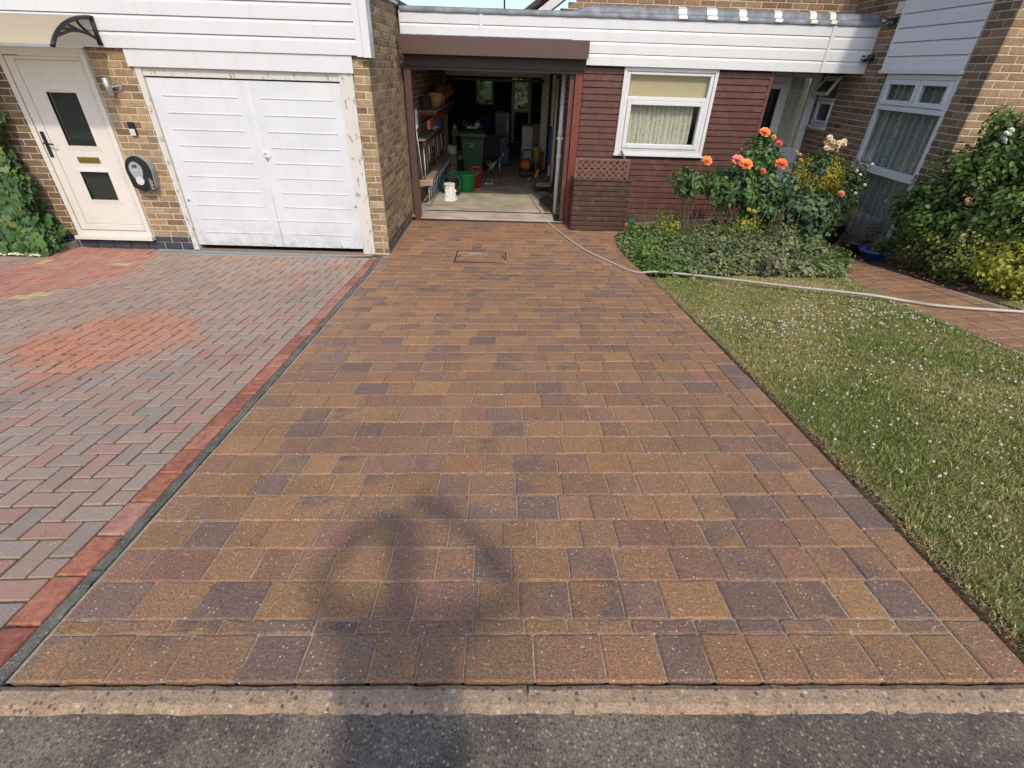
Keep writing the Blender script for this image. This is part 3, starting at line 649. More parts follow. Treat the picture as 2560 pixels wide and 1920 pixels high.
def board(name, mat, parent, a, b, z0, h, plane, axis='x', depth=.02, cham=.032, back=.012, g=.005):
    """One plank of shiplap: flat face with the upper part sloping back into a groove."""
    pr = [(0, 0), (-depth, 0), (-depth, h - cham), (-depth + back, h - g), (0, h - g)]
    if axis == 'x': M = lambda u, v, w: (a + w, plane + u, z0 + v)
    else: M = lambda u, v, w: (plane + u, a + w, z0 + v)
    return MB().prism(pr, M, b - a).build(name, mat, parent)

# ================================================================== THE NEIGHBOUR'S HOUSE (left)
YL = 6.455
nh = thing('neighbour_house', 'buff brick house with white boarding, cream front door and white garage door', 'house', (-3.5, YL, 0))
w = MB()
for x0, x1 in ((-9, -5.67), (-4.712, -4.222), (-1.79, -1.607)): w.box(x0, x1, YL + .006, YL + .24, -.1, 2.3)
w.box(-5.67, -4.712, YL + .03, YL + .24, -.1, .15); w.box(-1.84, -1.607, YL + .24, 8.30, -.1, 2.82)
w.box(-9, -1.607, YL + .02, YL + .2, 2.3, 3.0); wall = w.build('wall', 'mortar', nh)
NB = Pieces()
brick_rows(NB, front(YL), -4.70, -4.23, .15, 2.22); brick_rows(NB, front(YL), -7.2, -5.68, .15, 2.22, DARKB); brick_rows(NB, front(YL), -1.79, -1.602, 0, 2.22, off=1)
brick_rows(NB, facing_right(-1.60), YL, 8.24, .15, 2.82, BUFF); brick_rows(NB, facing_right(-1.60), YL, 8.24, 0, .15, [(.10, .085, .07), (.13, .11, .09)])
NB.finish('brick', 'brick', nh, 285, 60, rest='bricks')
for q, (za, zb) in enumerate(((0, .072), (.078, .148))):                # blue engineering bricks below the damp course
    x = -5.95 - q * .11
    while x < -4.24:
        b = min(x + .215, -4.23)
        if b - x > .03: MB().box(x, b, YL - .002, YL + .04, za - .02 * (q == 0), zb, .004).build('plinth_brick', 'blue_brick' if 'blue_brick' in MATS else 'dark_metal', nh)
        x += .225
# --- white boarding
for k in range(5): board('siding_board', 'white_pvc', nh, -9, -1.70, 2.217 + k * .15, .15, YL - .02, depth=.03, cham=.036, back=.016)
B('corner_trim', 'white_pvc', nh, -1.70, -1.632, YL - .068, YL - .02, 2.205, 2.97); B('corner_trim', 'white_pvc', nh, -1.628, -1.545, YL - .075, YL - .02, 2.20, 2.97); B('corner_trim', 'white_pvc', nh, -1.598, -1.545, YL - .018, YL + .1, 2.20, 2.97)
B('fascia_board', 'white_pvc', nh, -4.262, -1.775, YL - .035, YL - .002, 2.05, 2.212)
B('coping', 'pale_grey', nh, -1.86, -1.575, YL + .12, 8.31, 2.822, 2.86); B('roof', 'flat_roof', nh, -9, -1.86, YL - .02, 13, 2.97, 3.02)
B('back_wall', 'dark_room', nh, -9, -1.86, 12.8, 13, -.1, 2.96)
# --- front door
door = B('door', 'cream_pvc', nh, -5.672, -5.612, YL - .032, YL + .06, .15, 2.205); D = YL - .012
MB().box(-4.768, -4.708, YL - .032, YL + .06, .15, 2.205, .006).build('frame', 'cream_pvc', door); B('frame', 'cream_pvc', door, -5.612, -4.768, YL - .032, YL + .06, 2.125, 2.205); B('frame', 'cream_pvc', door, -5.612, -4.768, YL - .026, YL + .06, .15, .215)
s = MB(); s.box(-5.606, -5.508, D - .014, D + .04, .222, 2.118, .006); s.box(-4.80, -4.774, D - .014, D + .04, .222, 2.118, .006); s.box(-5.508, -4.80, D - .0145, D + .04, 2.083, 2.118, .006); s.box(-5.508, -4.80, D - .0145, D + .04, .222, .298, .006); s.build('sash', 'cream_pvc', door)
def arch(x0, x1, z0, z1, rise, n=9): return [(x0, z0), (x1, z0)] + [(x1 + (x0 - x1) * i / n, z1 + rise * math.sin(math.pi * i / n)) for i in range(n + 1)]
def ring(name, mat, parent, outer, inner, y0, y1):
    n = len(outer); V = [(x, y0, z) for x, z in outer] + [(x, y0 - .006, z) for x, z in inner] + [(x, y1, z) for x, z in outer] + [(x, y1, z) for x, z in inner]
    F = []
    for i in range(n):
        j = (i + 1) % n; F += [(i, j, n + j, n + i), (2 * n + i, 2 * n + j, j, i), (n + i, n + j, 3 * n + j, 3 * n + i)]
    return raw(name, V, F, mat, parent)
g1, g2 = arch(-5.31, -4.97, 1.225, 1.775, .035), arch(-5.31, -4.965, .605, .935, 0)
def grow(p, d):
    cx = sum(a for a, _ in p) / len(p); cz = (min(b for _, b in p) + max(b for _, b in p)) / 2; return [(a + (d if a > cx else -d), b + (d if b > cz else -d)) for a, b in p]
holes = [(-5.31, -4.97, 1.225, 1.775), (-5.31, -4.965, .605, .935)]; pnl = MB()
for x0, x1, z0, z1 in ((-5.504, -5.31, .302, 2.08), (-4.968, -4.804, .302, 2.08), (-5.31, -4.968, .302, .605), (-5.31, -4.968, .935, 1.225), (-5.31, -4.968, 1.775, 2.08)): pnl.box(x0, x1, D - .004, D + .03, z0, z1)
pnl.build('panel', 'cream_pvc', door)
for g in (g1, g2):
    ring('moulding', 'cream_pvc', door, grow(g, .05), g, D - .005, D + .02)
    raw('pane', [(x, D + .012, z) for x, z in g], [tuple(range(len(g)))], 'dark_glass', door); raw('backing', [(x, D + .05, z) for x, z in g], [tuple(range(len(g)))], 'dim_room', door)
MB().box(-5.27, -5.01, D - .018, D, 1.035, 1.102, .006).build('letter_plate', 'brass', door); B('sticker', 'pale_grey', door, -5.19, -5.09, D - .006, D - .003, 1.165, 1.20)
h = MB(); h.box(-5.578, -5.535, D - .028, D - .012, 1.09, 1.37, .006); h.tube([(-5.556, D - .03, 1.245), (-5.556, D - .065, 1.245), (-5.44, D - .068, 1.24)], .009, 8); h.build('handle', 'black_plastic', door)
B('sill', 'cream_pvc', door, -5.70, -4.695, YL - .075, YL + .02, .108, .149)
# --- up-and-over garage door
gd = B('garage_door', 'white_paint', nh, -4.148, -1.952, YL + .018, YL + .045, .05, 1.948)
for r in range(10):
    z = .222 + r * .1728
    for x0, x1 in ((-4.02, -3.15), (-2.90, -2.06)): MB().tube([(x0, YL + .02, z), (x0 + .012, YL + .017, z), (x1 - .012, YL + .017, z), (x1, YL + .02, z)], [.003, .007, .007, .003], 8).build('rib', 'white_paint', gd, smooth=True)
T('seam', 'white_paint', gd, [(-3.02, YL + .019, .06), (-3.02, YL + .019, 1.94)], .004)
lk = MB().lathe([(.048, 0), (.048, .008), (.035, .014)], (-2.97, YL + .019, 1.18), 20, Matrix.Rotation(R(90), 3, 'X')).build('lock_plate', 'white_paint', gd, smooth=False)
h = MB(); h.box(-2.985, -2.955, YL - .02, YL + .01, 1.14, 1.16, .004); h.tube([(-2.98, YL - .004, 1.195), (-2.98, YL + .01, 1.195)], .009); h.build('handle', 'steel', gd)
B('hinge', 'white_paint', gd, -3.06, -2.96, YL + .01, YL + .022, .385, .40)
for x, z in ((-4.10, .62), (-1.98, .6)): MB().lathe([(.016, 0), (.014, .008)], (x, YL + .018, z), 12, Matrix.Rotation(R(90), 3, 'X')).build('bolt', 'steel', gd)
B('door_jamb', 'peeling_paint', nh, -4.22, -4.150, YL - .012, YL + .07, -.015, 2.05); B('door_jamb', 'peeling_paint', nh, -1.950, -1.795, YL - .012, YL + .07, -.015, 2.049); B('door_head', 'peeling_paint', nh, -4.15, -1.95, YL + .005, YL + .07, 1.965, 2.049)
B('garage_back', 'dark_room', nh, -4.2, -1.9, YL + .3, YL + .32, 0, 2.05)
# --- curved canopy over the door
cn = thing('door_canopy', 'cloudy curved plastic canopy with black scrollwork bracket over the cream door', 'canopy', (-5.2, 6.4, 2.2))
arc = [(6.385 - .665 * math.sin(t * 1.12) / math.sin(1.12), 2.205 + .27 * (math.cos(t * 1.12) - math.cos(1.12)) / (1 - math.cos(1.12))) for t in np.linspace(0, 1, 15)]
arc = [(y, z) for y, z in arc]
V, F = [], []
nx = 40
for i in range(nx + 1):
    x = -6.4 + (1.93) * i / nx
    for q, (y, z) in enumerate(arc): V.append((x, y, z + .012 + .0025 * math.sin(q * 2.2)))
for i in range(nx):
    for q in range(len(arc) - 1): F.append((i * 15 + q, i * 15 + q + 1, i * 15 + 16 + q, i * 15 + 15 + q))
raw('canopy_sheet', V, F, 'polycarbonate', cn, smooth=True)
B('front_rail', 'aluminium', cn, -6.4, -4.48, arc[-1][0] - .012, arc[-1][0] + .012, arc[-1][1] - .008, arc[-1][1] + .016); B('wall_rail', 'aluminium', cn, -6.4, -4.48, 6.36, 6.385, 2.465, 2.485)
br = MB(); X = -4.462; br.tube([(X, y, z) for y, z in arc], .019, 8); br.tube([(X, 6.392, 2.49), (X, 6.385, 2.36), (X, 6.392, 2.235)], [.022, .02, .026], 8)
low = bez([(X, arc[11][0], arc[11][1] - .01), (X, 6.05, 2.345), (X, 6.25, 2.33), (X, 6.375, 2.285)], 6); br.tube(low, .013, 6)
for t0, yb in ((4, 6.31), (7, 6.20), (9, 6.11)):
    i = min(range(len(low)), key=lambda q: abs(low[q].y - yb)); p = low[i]; a = arc[t0]; br.tube(bez([(X, a[0], a[1]), (X, (a[0] + p.y) / 2 - .03, (a[1] + p.z) / 2 + .01), p], 5), .014, 6)
br.build('bracket', 'dark_metal', cn, smooth=True)
# --- fittings on the brick pier
wl = thing('wall_lamp', 'brushed steel cylinder wall lamp beside the cream door', 'lamp', (-4.53, YL, 1.85))
MB().lathe([(.033, -.085), (.036, -.08), (.036, .08), (.033, .085)], (-4.535, YL - .085, 1.85), 20).build('shade', 'steel', wl, smooth=True); MB().lathe([(.045, 0), (.043, .012)], (-4.47, YL, 1.85), 20, Matrix.Rotation(R(90), 3, 'X')).build('wall_plate', 'steel', wl); T('arm', 'steel', wl, [(-4.475, YL - .01, 1.85), (-4.50, YL - .05, 1.85), (-4.53, YL - .07, 1.85)], .012)
db = thing('doorbell', 'small black and silver video doorbell on the brick pier', 'doorbell', (-4.475, YL, 1.42))
MB().box(-4.512, -4.442, YL - .03, YL - .001, 1.352, 1.497, .006).build('case', 'black_plastic', db); B('button_plate', 'pale_grey', db, -4.509, -4.446, YL - .0335, YL - .0305, 1.356, 1.425); MB().lathe([(.013, 0), (.011, .004)], (-4.477, YL - .0336, 1.40), 14, Matrix.Rotation(R(90), 3, 'X')).build('button', 'logo_silver', db)
ev = thing('car_charger', 'black rounded electric car charger with silver panel between the two doors', 'charger', (-4.53, YL, .94))
def egg(cx, cz, wd, top, bot, tip, n=14, sq=1.0): return [(cx, cz - tip), (cx + wd * .86, cz - bot)] + [(cx + wd * math.cos(a) ** 1, cz + .02 + top * math.sin(a)) for a in np.linspace(-.12, math.pi + .12, n)] + [(cx - wd * .86, cz - bot)]
E1 = egg(-4.527, .955, .152, .175, .175, .232); MY = lambda y: (lambda u, v, w_: (u, y - w_, v))
MB().prism(E1, MY(YL - .002), .085).build('shell', 'grey_plastic', ev); MB().prism([(-4.527 + (a + 4.527) * .955, .95 + (b - .95) * .96) for a, b in E1], MY(YL - .087), .022).build('cover', 'black_plastic', ev)
E2 = [(-4.545 + .078 * math.cos(a) * (1 - .38 * (math.sin(a) < 0) * -math.sin(a)), .985 + (.095 if math.sin(a) > 0 else .15) * math.sin(a)) for a in np.linspace(0, 2 * math.pi, 28)[:-1]]
MB().prism(E2, MY(YL - .109), .006).build('control_panel', 'grey_plastic', ev); B('screen', 'screen', ev, -4.575, -4.520, YL - .119, YL - .1155, 1.015, 1.045)
for q in range(4): MB().lathe([(.007, 0), (.006, .002)], (-4.577 + q * .019, YL - .1155, .985), 10, Matrix.Rotation(R(90), 3, 'X')).build('button', 'white_pvc', ev)
MB().prism([(-4.535 + .05 * math.cos(a), .865 + .05 * math.sin(a)) for a in np.linspace(0, 2 * math.pi, 9)[:-1]], MY(YL - .109), .014).build('socket_cover', 'pale_grey', ev); MB().prism([(-4.58, .80), (-4.49, .80), (-4.50, .765), (-4.535, .75), (-4.57, .765)], MY(YL - .109), .008).build('status_lens', 'dark_metal', ev)
tx = bpy.data.curves.new('letters', 'FONT'); tx.body = 'zappi'; tx.size = .062; tx.extrude = .001; to = bpy.data.objects.new('letters', tx); link(to); bpy.context.view_layer.update(); tm = bpy.data.meshes.new_from_object(to.evaluated_get(bpy.context.evaluated_depsgraph_get())); bpy.data.objects.remove(to)
to = bpy.data.objects.new('lettering', tm); tm.materials.clear(); tm.materials.append(MATS['logo_silver']); link(to, ev)
to.location = Vector((-4.405, YL - .1105, .765)) - ORG[ev]; to.rotation_euler = (R(90), R(-90), 0)
# --- ivy on the wall left of the door, on a strip of white stones
# ================================================================== PLANTS
TEMPL = {'ovate': (np.array([[0, 0, 0], [.3, .30, .07], [.7, .26, .05], [1, 0, -.1], [.7, -.26, .05], [.3, -.30, .07]]), np.array([[0, 3, 2, 1], [0, 5, 4, 3]])),
         'slim': (np.array([[0, 0, 0], [.3, .14, .04], [.7, .12, .02], [1, 0, -.12], [.7, -.12, .02], [.3, -.14, .04]]), np.array([[0, 3, 2, 1], [0, 5, 4, 3]])),
         'ivy': (np.array([[0, 0, 0], [-.14, .34, .02], [.26, .55, -.03], [.42, .27, .05], [1, 0, -.14], [.42, -.27, .05], [.26, -.55, -.03], [-.14, -.34, .02]]), np.array([[0, 3, 2, 1], [0, 5, 4, 3], [0, 7, 6, 5]]))}
def unit(v): return v / np.maximum(np.linalg.norm(v, axis=1, keepdims=True), 1e-9)
def leaf_arrays(pos, axis, nrm, L, shape, col, base=0):
    t, f = TEMPL[shape]; side = unit(np.cross(nrm, axis)); nrm = unit(np.cross(axis, side)); L = np.asarray(L)[:, None, None]
    V = pos[:, None] + (axis[:, None] * t[None, :, :1] + side[:, None] * t[None, :, 1:2] + nrm[:, None] * t[None, :, 2:]) * L
    F = (np.arange(len(pos))[:, None, None] * len(t) + f[None]).reshape(-1, 4) + base
    return V.reshape(-1, 3), F, np.repeat(col, len(t), 0)
class Leaves:
    def __init__(s): s.V, s.F, s.K, s.n = [], [], [], 0
    def add(s, pos, axis, nrm, L, shape, col):
        V, F, K = leaf_arrays(np.asarray(pos, float), unit(np.asarray(axis, float)), np.asarray(nrm, float), L, shape, np.asarray(col, float), s.n); s.V.append(V); s.F.append(F); s.K.append(K); s.n += len(V)
    def build(s, name, parent=None, kind='stuff', mat='leaf'): return raw(name, np.concatenate(s.V), np.concatenate(s.F), mat, parent, cols=np.concatenate(s.K), kind=kind)
def shades(pal, n, g, a=.25):
    p = np.array(pal)[g.integers(0, len(pal), n)]; return p * g.uniform(1 - a, 1 + a, n)[:, None]
def crown(c, r, clumps, per, leaf, pal, shape='ovate', seed=0, cr=.16, shell=.55, flat=0.0, zmin=None, tint=None):
    """Leaves in many clumps spread through an ellipsoid; every clump faces outwards and leaves gaps to its neighbours."""
    g = np.random.default_rng(seed); d = unit(g.normal(size=(clumps, 3))); rad = g.uniform(shell, 1.0, clumps) ** .7; cc = np.array(c) + d * np.array(r) * rad[:, None] * g.uniform(.85, 1.12, clumps)[:, None]
    bright = g.uniform(.65, 1.3, clumps); n = clumps * per; ci = np.repeat(np.arange(clumps), per)
    off = unit(g.normal(size=(n, 3))) * (g.uniform(0, 1, n) ** .5)[:, None] * cr * g.uniform(.7, 1.3, clumps)[ci][:, None]; pos = cc[ci] + off
    out = unit(d[ci] * .8 + unit(off) * .6 + np.array([0, 0, .45]) + g.normal(0, .35, (n, 3))); ax = unit(np.cross(out, g.normal(size=(n, 3))) + np.array([0, 0, -.35]) + out * .15)
    col = shades(pal, n, g) * bright[ci][:, None]
    if tint is not None: m_ = g.random(clumps) < tint[1]; col[m_[ci]] = np.array(tint[0]) * g.uniform(.7, 1.3, m_[ci].sum())[:, None]
    if zmin is not None: k = pos[:, 2] > zmin; pos, ax, out, col = pos[k], ax[k], out[k], col[k]; n = len(pos)
    return pos, ax, out, g.uniform(leaf * .65, leaf * 1.25, n), shape, col
def stems(name, parent, pairs, mat='bark', n=6):
    mb = MB()
    for pts, r in pairs: mb.tube(bez(pts, 4) if len(pts) > 2 else pts, r if not isinstance(r, tuple) else list(np.linspace(r[0], r[1], (len(pts) - 1) * 4 + 1)) if len(pts) > 2 else list(r), n)
    return mb.build(name, mat, parent, smooth=True)

# --- ivy
IVYG = [(.065, .14, .036), (.05, .12, .038), (.085, .165, .045), (.045, .105, .035)]
iv = thing('ivy', 'glossy dark green ivy climbing the wall beside the cream door', 'ivy', (-6.4, 6.3, 0))
g = np.random.default_rng(11); n = 3400; z = g.uniform(.02, 1.95, n); x = -5.83 - .13 * (z / 1.9) - np.abs(g.normal(0, .45, n)) + .05 * np.sin(z * 9) ; y = 6.40 - (.10 + .32 * (1 - z / 2.1)) * np.sqrt(g.random(n)) - .03 * np.sin(z * 7 + x * 5); k = x > -7.6; x, y, z = x[k], y[k], z[k]; n = len(x)
out = unit(np.stack([g.normal(.12, .35, n), -1 + g.normal(0, .3, n), .55 + g.normal(0, .3, n)], 1)); ax = unit(np.stack([g.normal(0, .45, n), -.25 + g.normal(0, .2, n), -np.ones(n)], 1)); col = shades(IVYG, n, g, .35); yl = g.random(n) < .05; col[yl] = np.array([.22, .25, .04]) * g.uniform(.7, 1.2, yl.sum())[:, None]
Lv = Leaves(); Lv.add(np.stack([x, y, z], 1), ax, out, g.uniform(.06, .125, n), 'ivy', col); Lv.build('foliage', iv)
stems('stems', iv, [([(-6.0 - i * .16, 6.3, .0), (-6.0 - i * .15 + random.uniform(-.1, .1), 6.38, .8), (-6.0 - i * .17, 6.41, 1.7)], (.014, .006)) for i in range(7)])
V, F, K = [], [], []
for _ in range(900):
    x = random.uniform(-7.2, -5.86); y = random.uniform(5.955, 6.12) - .05 * (x + 5.86) * 0; s_ = random.uniform(.008, .02); nn = len(V); mb = MB().lathe([(s_ * .6, -s_ * .3), (s_, 0), (s_ * .5, s_ * .5)], (x, y, gz(x, y) + .012 + random.uniform(0, .02)), 5); V += mb.v; F += [tuple(i + nn for i in f) for f in mb.f]
tag(raw('gravel', V, F, 'white_stone', kind='stuff'), 'white decorative stones in front of the ivy', 'gravel')
et = MB().obox((-5.84, 6.24, .02), (.05, .46, .09), rotz(R(-14)), .006).build('timber_edging', 'weathered_wood'); tag(et, 'short grey timber edging at the end of the ivy bed', 'edging')
sheet('ivy_bed', -9, -5.85, 5.95, 6.44, 12, 4, 'soil', .004)

# --- the bed in front of the brown boards
BED = [(1.66, 7.5), (1.60, 6.94), (1.645, 6.26), (1.72, 5.60), (2.0, 5.42), (2.44, 5.35), (2.86, 5.29), (3.2, 5.12), (3.66, 5.05), (3.85, 5.5), (3.95, 6.4), (3.98, 7.4)]
g = np.random.default_rng(21); n = 60000; x = g.uniform(1.5, 4.1, n); y = g.uniform(5.0, 7.5, n); k = inpoly_n(x, y, BED); x, y = x[k], y[k]
poly = np.array(BED); dist = np.full(len(x), 9.0)
for i in range(len(poly)):
    a, b = poly[i - 1], poly[i]; ab = b - a; t = np.clip(((x - a[0]) * ab[0] + (y - a[1]) * ab[1]) / (ab @ ab), 0, 1); dist = np.minimum(dist, np.hypot(x - a[0] - t * ab[0], y - a[1] - t * ab[1]))
hump = .24 + .07 * np.sin(x * 5 + 1.2 * np.sin(y * 4)) + .05 * np.sin(y * 7 + x * 3) + .06 * np.sin(x * 23 + 3 * np.sin(y * 17)) * np.sin(y * 21 + 2 * np.sin(x * 13)) + g.normal(0, .035, len(x)); H = np.maximum(hump * .62, .04) * np.clip(dist / .2, .1, 1) ** .6; lay = g.uniform(0, 1, len(x)) ** .45; z = gzn(x, y) + H * lay; n = len(x)
sp = lay < .35; keep = ~(sp & (g.random(n) < .5)); x, y, z, lay, dist = x[keep], y[keep], z[keep], lay[keep], dist[keep]; n = len(x)
out = unit(np.stack([g.normal(0, .5, n), g.normal(-.35, .5, n), np.ones(n)], 1)); ax = unit(np.stack([g.normal(0, 1, n), g.normal(-.3, 1, n), g.normal(-.1, .4, n)], 1))
zone = np.sin(x * 2.3 + .6) * .5 + np.sin(y * 3.7 + x) * .35 + g.normal(0, .35, n); GC = np.array([[.12, .175, .06], [.17, .22, .09], [.225, .255, .135], [.21, .205, .125]]); ci = np.clip(((zone + 1.1) / 2.2 * 4).astype(int), 0, 3); col = GC[ci] * g.uniform(.65, 1.3, n)[:, None]
br = (x < 2.0) & (y < 6.4); col[br] = np.array([.11, .19, .045]) * g.uniform(.7, 1.4, br.sum())[:, None]; dd = g.random(n) < .02; col[dd] = np.array([.35, .2, .09]) * g.uniform(.7, 1.1, dd.sum())[:, None]
Lv = Leaves(); Lv.add(np.stack([x, y, z], 1), ax, out, g.uniform(.022, .055, n), 'ovate', col); BP = [[(.12, .175, .06), (.15, .205, .07)], [(.20, .235, .115), (.235, .26, .14)], [(.10, .155, .065), (.13, .185, .085)], [(.22, .21, .13), (.18, .185, .105)]]
for q in range(95):
    cx, cy = g.uniform(1.7, 3.9), g.uniform(5.2, 7.3)
    if not inpoly(cx, cy, BED): continue
    dd_ = min(math.hypot(cx - a[0], cy - a[1]) for a in BED); back = min(max((cy - 5.3) / 1.6, 0), 1); r_ = g.uniform(.10, .2); hh = g.uniform(.08, .16) + .08 * back
    Lv.add(*crown((cx, cy, gz(cx, cy) + hh * .75), (r_, r_, hh * .75), 16, 16, g.uniform(.035, .07), BP[int(g.integers(0, 4))] if cx > 2.0 else [(.11, .19, .045), (.14, .22, .05)], ('ovate', 'ovate', 'slim')[q % 3], seed=300 + q, cr=.07, shell=.5))
tag(Lv.build('ground_cover'), 'low grey-green ground cover filling the bed below the roses', 'ground cover')
def spikes():                                            # dry seed stalks standing out of the bed
    mb = MB()
    for _ in range(70):
        x = random.uniform(1.9, 3.7); y = random.uniform(6.2, 7.3); z = gz(x, y); h = random.uniform(.38, .62); mb.tube([(x, y, z), (x + random.uniform(-.04, .04), y, z + h * .6), (x + random.uniform(-.07, .07), y, z + h)], [.003, .0025, .006], 4)
    return tag(raw('seed_stalks', mb.v, mb.f, 'bark', kind='stuff'), 'thin dry seed stalks rising from the bed against the brown boards', 'stalks')
spikes()
def shrub(name, label, cat, c, r, clumps, per, leaf, pal, shape='ovate', seed=0, cr=.12, shell=.5, stem_n=6, group=None, base=None, tint=None):
    b = base or (c[0], c[1], gz(c[0], c[1])); t = thing(name, label, cat, b, group); Lv = Leaves(); Lv.add(*crown(c, r, clumps, per, leaf, pal, shape, seed, cr, shell, zmin=b[2] + .01, tint=tint)); Lv.build('foliage', t); rr = random.Random(seed)
    stems('stems', t, [([(b[0] + rr.uniform(-.05, .05), b[1] + rr.uniform(-.05, .05), b[2]), (c[0] + rr.uniform(-.4, .4) * r[0], c[1] + rr.uniform(-.4, .4) * r[1], (b[2] + c[2]) / 2), (c[0] + rr.uniform(-.75, .75) * r[0], c[1] + rr.uniform(-.75, .75) * r[1], c[2] + rr.uniform(-.2, .6) * r[2])], (.012, .004)) for _ in range(stem_n)]); return t
LIME = [(.21, .27, .035), (.17, .23, .03), (.26, .29, .05)]
shrub('low_shrub', 'lime green low shrub in the bed near the green bait box', 'shrub', (2.30, 7.1, .30), (.17, .16, .2), 44, 26, .035, LIME, seed=31)
shrub('low_shrub', 'lime green low shrub in the bed under the orange roses', 'shrub', (3.25, 6.8, .36), (.24, .2, .2), 60, 26, .035, LIME, seed=32)
# --- roses
ROSE = [(.065, .125, .04), (.085, .15, .048), (.07, .14, .06), (.105, .185, .05)]
def bloom(parent, p, r, col, name='flower', face=(0, -.6, .7)):
    """A full rose: rings of cupped overlapping petals round a tight heart."""
    f = Vector(face).normalized(); M = f.to_track_quat('Z', 'Y').to_matrix(); V, F, K = [], [], []
    for ring_, (n, rad, tilt, sz) in enumerate(((3, .1, 1.4, .5), (5, .24, 1.25, .62), (6, .42, 1.0, .72), (7, .58, .68, .8), (7, .7, .3, .75))):
        for i in range(n):
            a = 2 * math.pi * (i + ring_ * .4) / n + random.uniform(-.2, .2); t = tilt + random.uniform(-.12, .12); d = Vector((math.cos(a), math.sin(a), 0)); s_ = Vector((-math.sin(a), math.cos(a), 0)); b0 = d * rad * r * .55; up = d * math.cos(t) + Vector((0, 0, 1)) * math.sin(t); n0 = len(V)
            for u, wd, cup in ((0, .25, 0), (.5, .6, -.08), (1, .42, .1)):
                for q in (-1, 0, 1): V.append(tuple(Vector(p) + M @ (b0 + up * u * sz * r + s_ * q * wd * sz * r + (d * (-.18 if q else 0) * sz * r if u else Vector()) + d * cup * r)))
            F += [(n0 + 3 * j + q, n0 + 3 * j + q + 1, n0 + 3 * j + q + 4, n0 + 3 * j + q + 3) for j in (0, 1) for q in (0, 1)]; c = jitter(col, .2); K += [tuple(x * .6 for x in c)] * 3 + [c] * 3 + [tuple(min(1, x * 1.15 + .03) for x in c)] * 3
    return raw(name, V, F, 'petal', parent, cols=K, smooth=True)
ORG_, PINK, WHT = (.9, .33, .11), (.8, .3, .24), (.74, .64, .42)
b0 = gz(2.45, 7.0); t = thing('rose_bush', 'small leggy rose with one orange bloom in front of the brown boards', 'rose bush', (2.48, 7.0, b0))
Lv = Leaves(); Lv.add(*crown((2.46, 7.0, b0 + .86), (.27, .25, .17), 34, 20, .062, ROSE, seed=41, cr=.10, shell=.3)); Lv.build('foliage', t)
stems('stems', t, [([(2.5, 7.0, b0), (2.47, 7.0, b0 + .35), (2.34, 6.97, b0 + .80)], (.011, .006)), ([(2.5, 7.0, b0), (2.53, 7.0, b0 + .4), (2.60, 6.98, b0 + .92)], (.012, .005)), ([(2.55, 7.0, b0 + .8), (2.57, 6.95, b0 + 1.08)], (.006, .004))]); bloom(t, (2.57, 6.92, b0 + 1.12), .062, ORG_)
b0 = gz(3.2, 7.0); t = thing('rose_bush', 'large orange rose bush full of blooms in the middle of the bed', 'rose bush', (3.2, 7.0, b0))
Lv = Leaves()
for q, (c, r_, n_) in enumerate((((3.0, 7.0, b0 + .78), (.34, .3, .26), 62), ((3.36, 6.95, b0 + .72), (.36, .3, .32), 72), ((3.30, 7.0, b0 + 1.10), (.26, .22, .26), 46), ((3.45, 6.9, b0 + .46), (.3, .25, .16), 34))): Lv.add(*crown(c, r_, n_, 22, .065, ROSE, seed=50 + q, cr=.11, shell=.35, tint=((.085, .17, .04), .2)))
Lv.build('foliage', t)
stems('stems', t, [([(3.15 + random.uniform(-.08, .08), 7.0 + random.uniform(-.06, .06), b0), (3.1 + random.uniform(-.2, .25), 7.0, b0 + .4), (3.2 + random.uniform(-.4, .4), 6.95, b0 + random.uniform(.8, 1.15))], (.014, .005)) for _ in range(10)])
for p, r_, c in (((2.90, 6.76, b0 + 1.10), .068, PINK), ((3.0, 6.70, b0 + 1.06), .072, ORG_), ((3.16, 6.78, b0 + 1.42), .062, ORG_), ((3.31, 6.82, b0 + 1.37), .03, ORG_), ((3.40, 6.82, b0 + 1.30), .038, (.75, .13, .06)), ((3.47, 6.75, b0 + 1.07), .07, (.78, .22, .08)), ((3.25, 6.72, b0 + .99), .034, (.75, .14, .07))): bloom(t, p, r_, c)
for p in ((3.18, 6.66, b0 + .52), (3.26, 6.66, b0 + .5)): bloom(t, p, .026, (.55, .42, .08), 'fading_leaf')
b0 = gz(4.0, 6.9); t = thing('rose_bush', 'tall pale rose bush with a cream flower cluster beside the big window', 'rose bush', (4.0, 6.85, b0))
Lv = Leaves(); GREYG = [(.085, .155, .07), (.105, .18, .085), (.075, .14, .07)]
for q, (c, r_, n_) in enumerate((((4.0, 6.75, b0 + .46), (.36, .28, .26), 70), ((4.15, 6.7, b0 + .30), (.24, .22, .22), 30), ((3.68, 6.85, b0 + .82), (.08, .1, .2), 7), ((3.99, 6.8, b0 + 1.0), (.10, .1, .14), 8))): Lv.add(*crown(c, r_, n_, 20, .07, GREYG, seed=60 + q, cr=.11, shell=.35))
Lv.build('foliage', t)
stems('stems', t, [([(3.95, 6.85, b0), (3.97, 6.83, b0 + .6), (4.0, 6.75, b0 + 1.22)], (.013, .006)), ([(3.9, 6.85, b0), (3.75, 6.85, b0 + .6), (3.68, 6.85, b0 + 1.12)], (.011, .005)), ([(3.98, 6.85, b0), (4.15, 6.75, b0 + .4), (4.3, 6.7, b0 + .7)], (.011, .005)), ([(3.93, 6.85, b0), (3.85, 6.8, b0 + .5), (3.85, 6.75, b0 + .85)], (.01, .005))])
